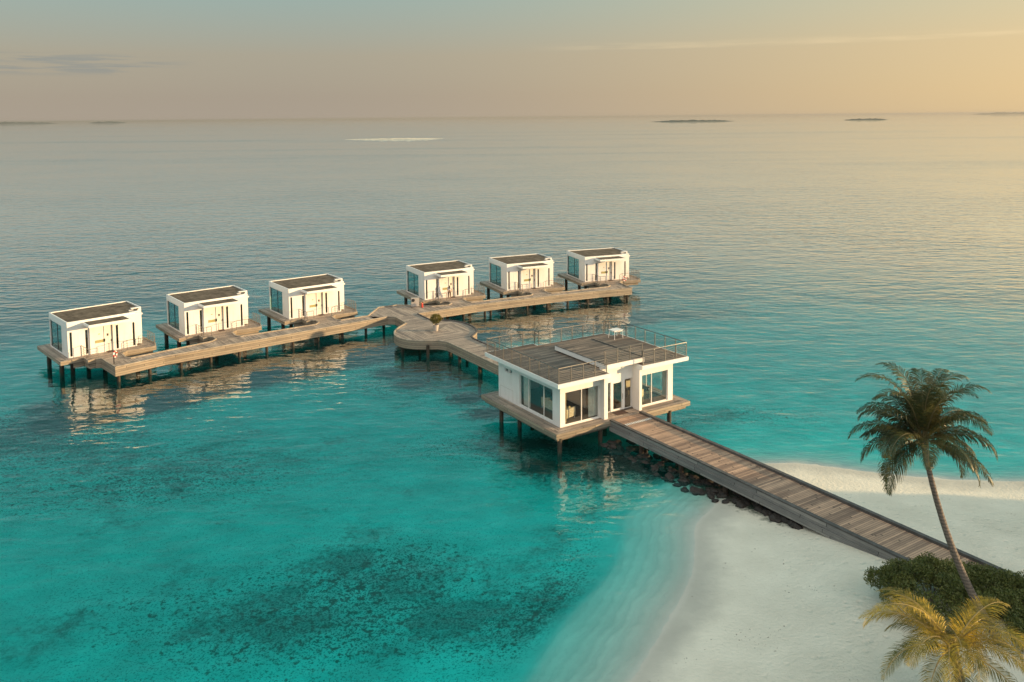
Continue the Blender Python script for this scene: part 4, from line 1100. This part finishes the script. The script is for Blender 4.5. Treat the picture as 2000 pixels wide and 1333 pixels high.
def palm(base, crown, bend, r0, r1, specs, mat, label, seed, leafw=.052):
    rr = random.Random(seed)
    o = empty('palm_tree', base, 0, label, 'palm tree')
    B, Cc = Vector((0, 0, 0)), Vector(crown) - Vector(base)
    N = 26; pts = []; rad = []
    ctrl = B.lerp(Cc, .5) + Vector(bend)
    for k in range(N + 1):
        t_ = k / N; pts.append(B * (1 - t_) ** 2 + ctrl * 2 * t_ * (1 - t_) + Cc * t_ * t_)
        rad.append((r0 + (r1 - r0) * t_ ** .8) * (1 + .035 * (k % 2)) * (1.25 if k == 0 else 1))
    m = MB(); m.tube(pts, rad, 14); m.build('trunk', M['trunk'], o, smooth=True)
    for (ln, az, el, dr, lf, tw, hang, *dp_) in specs:
        P, L = frond(ln, az, el, dr, lf, rr, tw, hang=hang, wid=leafw, dp=dp_[0] if dp_ else .6)
        m = MB(); off = Cc + Vector((math.cos(az), math.sin(az), 0)) * .08
        for f_ in L: m.face([q + off for q in f_])
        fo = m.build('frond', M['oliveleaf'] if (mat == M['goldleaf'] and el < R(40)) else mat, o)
        s_ = MB(); s_.tube([q + off for q in P], [.035 * (1 - .85 * k / len(P)) for k in range(len(P))], 5); s_.build('frond_stem', M['rachis'] if mat == M['goldleaf'] else M['darkstem'], fo)
    m = MB()
    for k in range(9):
        a = k * 2.4; c = Cc + Vector((math.cos(a) * .17, math.sin(a) * .17, -.12 - .05 * (k % 3)))
        m.lathe([(0, c.z - .1), (.07, c.z - .07), (.09, c.z), (.06, c.z + .07), (0, c.z + .09)], 8, (c.x, c.y))
    m.build('coconuts', M['rachis'], o)
    return o
rr = random.Random(11)
sp1 = []
for k in range(9):      # nearly upright young fronds that arch over at the top
    sp1.append((rr.uniform(3.9, 4.6), k * 2.399 + .3, R(rr.uniform(70, 88)), R(rr.uniform(105, 150)), rr.uniform(.7, .85), rr.uniform(-.4, .4), .45, 1.5))
for k in range(17):     # the middle of the crown
    sp1.append((rr.uniform(3.0, 3.6), k * 2.399 + 1.1, R(rr.uniform(22, 62)), R(rr.uniform(95, 125)), rr.uniform(.75, .95), rr.uniform(-.35, .35), .6, 1.0))
for k in range(16):     # old hanging fronds
    az_ = (k * 2.399) % (2 * math.pi)
    if R(228) < az_ < R(318): continue
    sp1.append((rr.uniform(2.6, 3.3), az_, R(rr.uniform(-25, 15)), R(rr.uniform(60, 95)), rr.uniform(.8, 1.0), rr.uniform(-.3, .3), .9, .5))
palm((21.75, 34.8, 1.2), (18.35, 35.5, 10.2), (-.7, 0, -.9), .20, .10, sp1, M['palmleaf'], 'tall leaning coconut palm with a dark crown standing over the pier', 5)
sp2 = []
for k in range(22):
    az_ = (k * 2.399 + 1.0) % (2 * math.pi); hi_ = R(rr.uniform(22, 72))
    if R(52) < az_ < R(106): hi_ = R(rr.uniform(-15, 5))
    sp2.append((rr.uniform(3.0, 3.9), az_, hi_, R(rr.uniform(75, 120)), rr.uniform(.7, .95), rr.uniform(-.3, .3), .30))
for k in range(7):
    sp2.append((rr.uniform(2.6, 3.2), k * 2.399 + 2.0, R(rr.uniform(-10, 12)), R(rr.uniform(60, 90)), rr.uniform(.7, .9), rr.uniform(-.3, .3), .6))
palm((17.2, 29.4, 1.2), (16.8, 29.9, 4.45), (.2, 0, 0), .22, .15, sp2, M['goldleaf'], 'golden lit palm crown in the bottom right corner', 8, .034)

# ------------------------------------------------------------------ bushes beside the pier
def bush(cx, cy, cz, rx, ry, rz_, n, label, seed):
    rr = random.Random(seed); o = empty('bush', (cx, cy, cz), 0, label, 'bush', 'bushes on the sand beside the pier')
    cl = []
    for k in range(60):
        a = rr.uniform(0, 6.28); r_ = math.sqrt(rr.random()) * .85
        hgt = rz_ * (1 - r_ * r_ * .8) * rr.uniform(.7, 1.05)
        cl.append((math.cos(a) * rx * r_, math.sin(a) * ry * r_, hgt * .62, rr.uniform(.38, .62)))
    def fn():
        c = rr.choice(cl); v_ = Vector((rr.gauss(0, 1), rr.gauss(0, 1), rr.gauss(.25, .8))).normalized(); q = rr.uniform(.6, 1.05) * c[3]
        z_ = max(.02, c[2] + v_.z * q); return (c[0] + v_.x * q, c[1] + v_.y * q, z_), v_ + Vector((0, 0, .6))
    leaf_cloud(int(n * 1.7), fn, .115, 'bushleaf', 'foliage', o, rr, 2.2)
    for k in range(7):
        c = cl[k]; m = MB(); m.tube([(0, 0, -.1), (c[0] * .5, c[1] * .5, c[2] * .6), (c[0], c[1], c[2])], [.05, .035, .015], 6); m.build('stem', M['trunk'], o)
    return o
bush(20.1, 37.6, 1.2, 3.0, 2.5, 3.0, 24000, 'dark green bush on the sand left of the leaning palm trunk', 21)
bush(25.0, 36.9, 1.25, 3.0, 2.4, 2.0, 22000, 'dark green bush right of the leaning palm trunk', 22)
bush(22.6, 38.3, 1.2, 2.2, 1.4, 1.9, 9000, 'dark green bush directly behind the leaning palm trunk', 25)
bush(24.3, 34.3, 1.3, 2.6, 2.2, 1.9, 15000, 'dark green bush behind the golden palm fronds', 23)

# ------------------------------------------------------------------ trees further along the island (they shade the beach)
def tree(x, y, h, rw, seed, label):
    rr = random.Random(seed); o = empty('tree', (x, y, 1.6), 0, label, 'tree', 'island trees beyond the right edge')
    m = MB(); m.tube([(0, 0, -.3), (.1, .1, h * .35), (.2, 0, h * .6)], [.3, .22, .12], 10); m.build('trunk', M['trunk'], o)
    cl = [(rr.uniform(-1, 1) * rw * .7, rr.uniform(-1, 1) * rw, rr.uniform(.25, .85) * h, rr.uniform(.9, 1.5)) for _ in range(26)]
    def fn():
        c = rr.choice(cl); v_ = Vector((rr.gauss(0, 1), rr.gauss(0, 1), rr.gauss(0, 1))).normalized(); q = rr.uniform(.3, 1.05) * c[3]
        return (c[0] + v_.x * q, c[1] + v_.y * q, min(h, max(.1, c[2] + v_.z * q))), v_
    leaf_cloud(3800, fn, .55, 'treeleaf', 'crown', o, rr, 1.6)
for k, (x, y, h) in enumerate(((38, 42.5, 5.6), (37, 37.5, 6.2), (38, 32, 6.4), (36.5, 26.5, 5.4), (38, 21, 6.2), (45, 46.5, 5.2))):
    tree(x, y, h, 3.0, 40 + k, 'broad green island tree, number %s from the sea' % ['one', 'two', 'three', 'four', 'five', 'zero'][k])

# ------------------------------------------------------------------ far islands and the sandbank
def far_pt(u, v, z=0.0):
    a = (u - 974.73) / 1636.47; bb = (v - 358.57) / 1636.47
    c, s = math.cos(R(.5348)), math.sin(R(.5348)); x = c * a - s * bb; y = s * a + c * bb
    c, s = math.cos(R(4.5146)), math.sin(R(4.5146)); wy = c - s * y; wz = -s - c * y
    return Vector((x, wy, wz))
def island(u0, u1, dist, h, label, seed, mat, name='island', depth=None):
    a = far_pt(u0, 235); c = far_pt(u1, 235); pa = Vector((a.x / a.y * dist, dist)); pc = Vector((c.x / c.y * dist, dist))
    w_ = (pc - pa).length; depth = depth or w_ * .18
    m = MB(); nx_, ny_ = 60, 8; g_ = []
    for i in range(nx_ + 1):
        row = []
        for j in range(ny_ + 1):
            u_, v_ = i / nx_ * 2 - 1, j / ny_ * 2 - 1; r_ = 1 - abs(u_) ** 2.5 - abs(v_) ** 2 * .9
            hz_ = max(-.3, r_ * h * (.55 + .75 * abs(noise.noise(Vector((u_ * 9, v_ * 2, seed)))) * 1.6)) if r_ > 0 else -.4
            row.append((u_ * w_ / 2, v_ * depth / 2, hz_))
        g_.append(row)
    for i in range(nx_):
        for j in range(ny_): m.face([g_[i][j], g_[i + 1][j], g_[i + 1][j + 1], g_[i][j + 1]])
    o = m.build(name, mat, None, smooth=True); o.location = ((pa.x + pc.x) / 2, dist + depth / 2, 0); tag(o, label, name); return o
mi_ = principled('island_green', (.05, .075, .07), .95, .2, .01, spec=0); ms_ = principled('bank_sand', (.62, .55, .42), .9, .06, .05)
island(-60, 106, 9500, 20, 'low dark island on the horizon at the left edge', 1, mi_)
island(168, 245, 9500, 17, 'short dark island on the horizon just right of the leftmost one', 2, mi_)
island(1272, 1442, 3300, 7, 'flat dark islet on the horizon right of centre', 3, mi_)
island(1650, 1740, 3300, 6, 'small dark islet on the horizon, between the centre one and the right edge', 4, mi_)
island(1905, 2060, 12000, 30, 'thin island line on the horizon at the right edge', 5, mi_)
island(668, 868, 975, .8, 'bright narrow sandbank lying in the calm sea far behind the villas', 6, ms_, 'sandbank', 13)

# ------------------------------------------------------------------ air
hz = MB(); hz.box(float(gx[0]) - 50, float(gx[-1]) + 50, float(gy[0]) - 50, float(gy[-1]) + 50, -31, 31); hzo = hz.build('haze', []); tag(hzo, kind='stuff')
t = NT('haze_air'); pv = t.n('VolumePrincipled', {'Color': (.52, .505, .49, 1), 'Density': HAZE, 'Anisotropy': .3}).outputs[0]
t.link(pv, t.out.inputs['Volume']); hzo.data.materials.append(t.m)
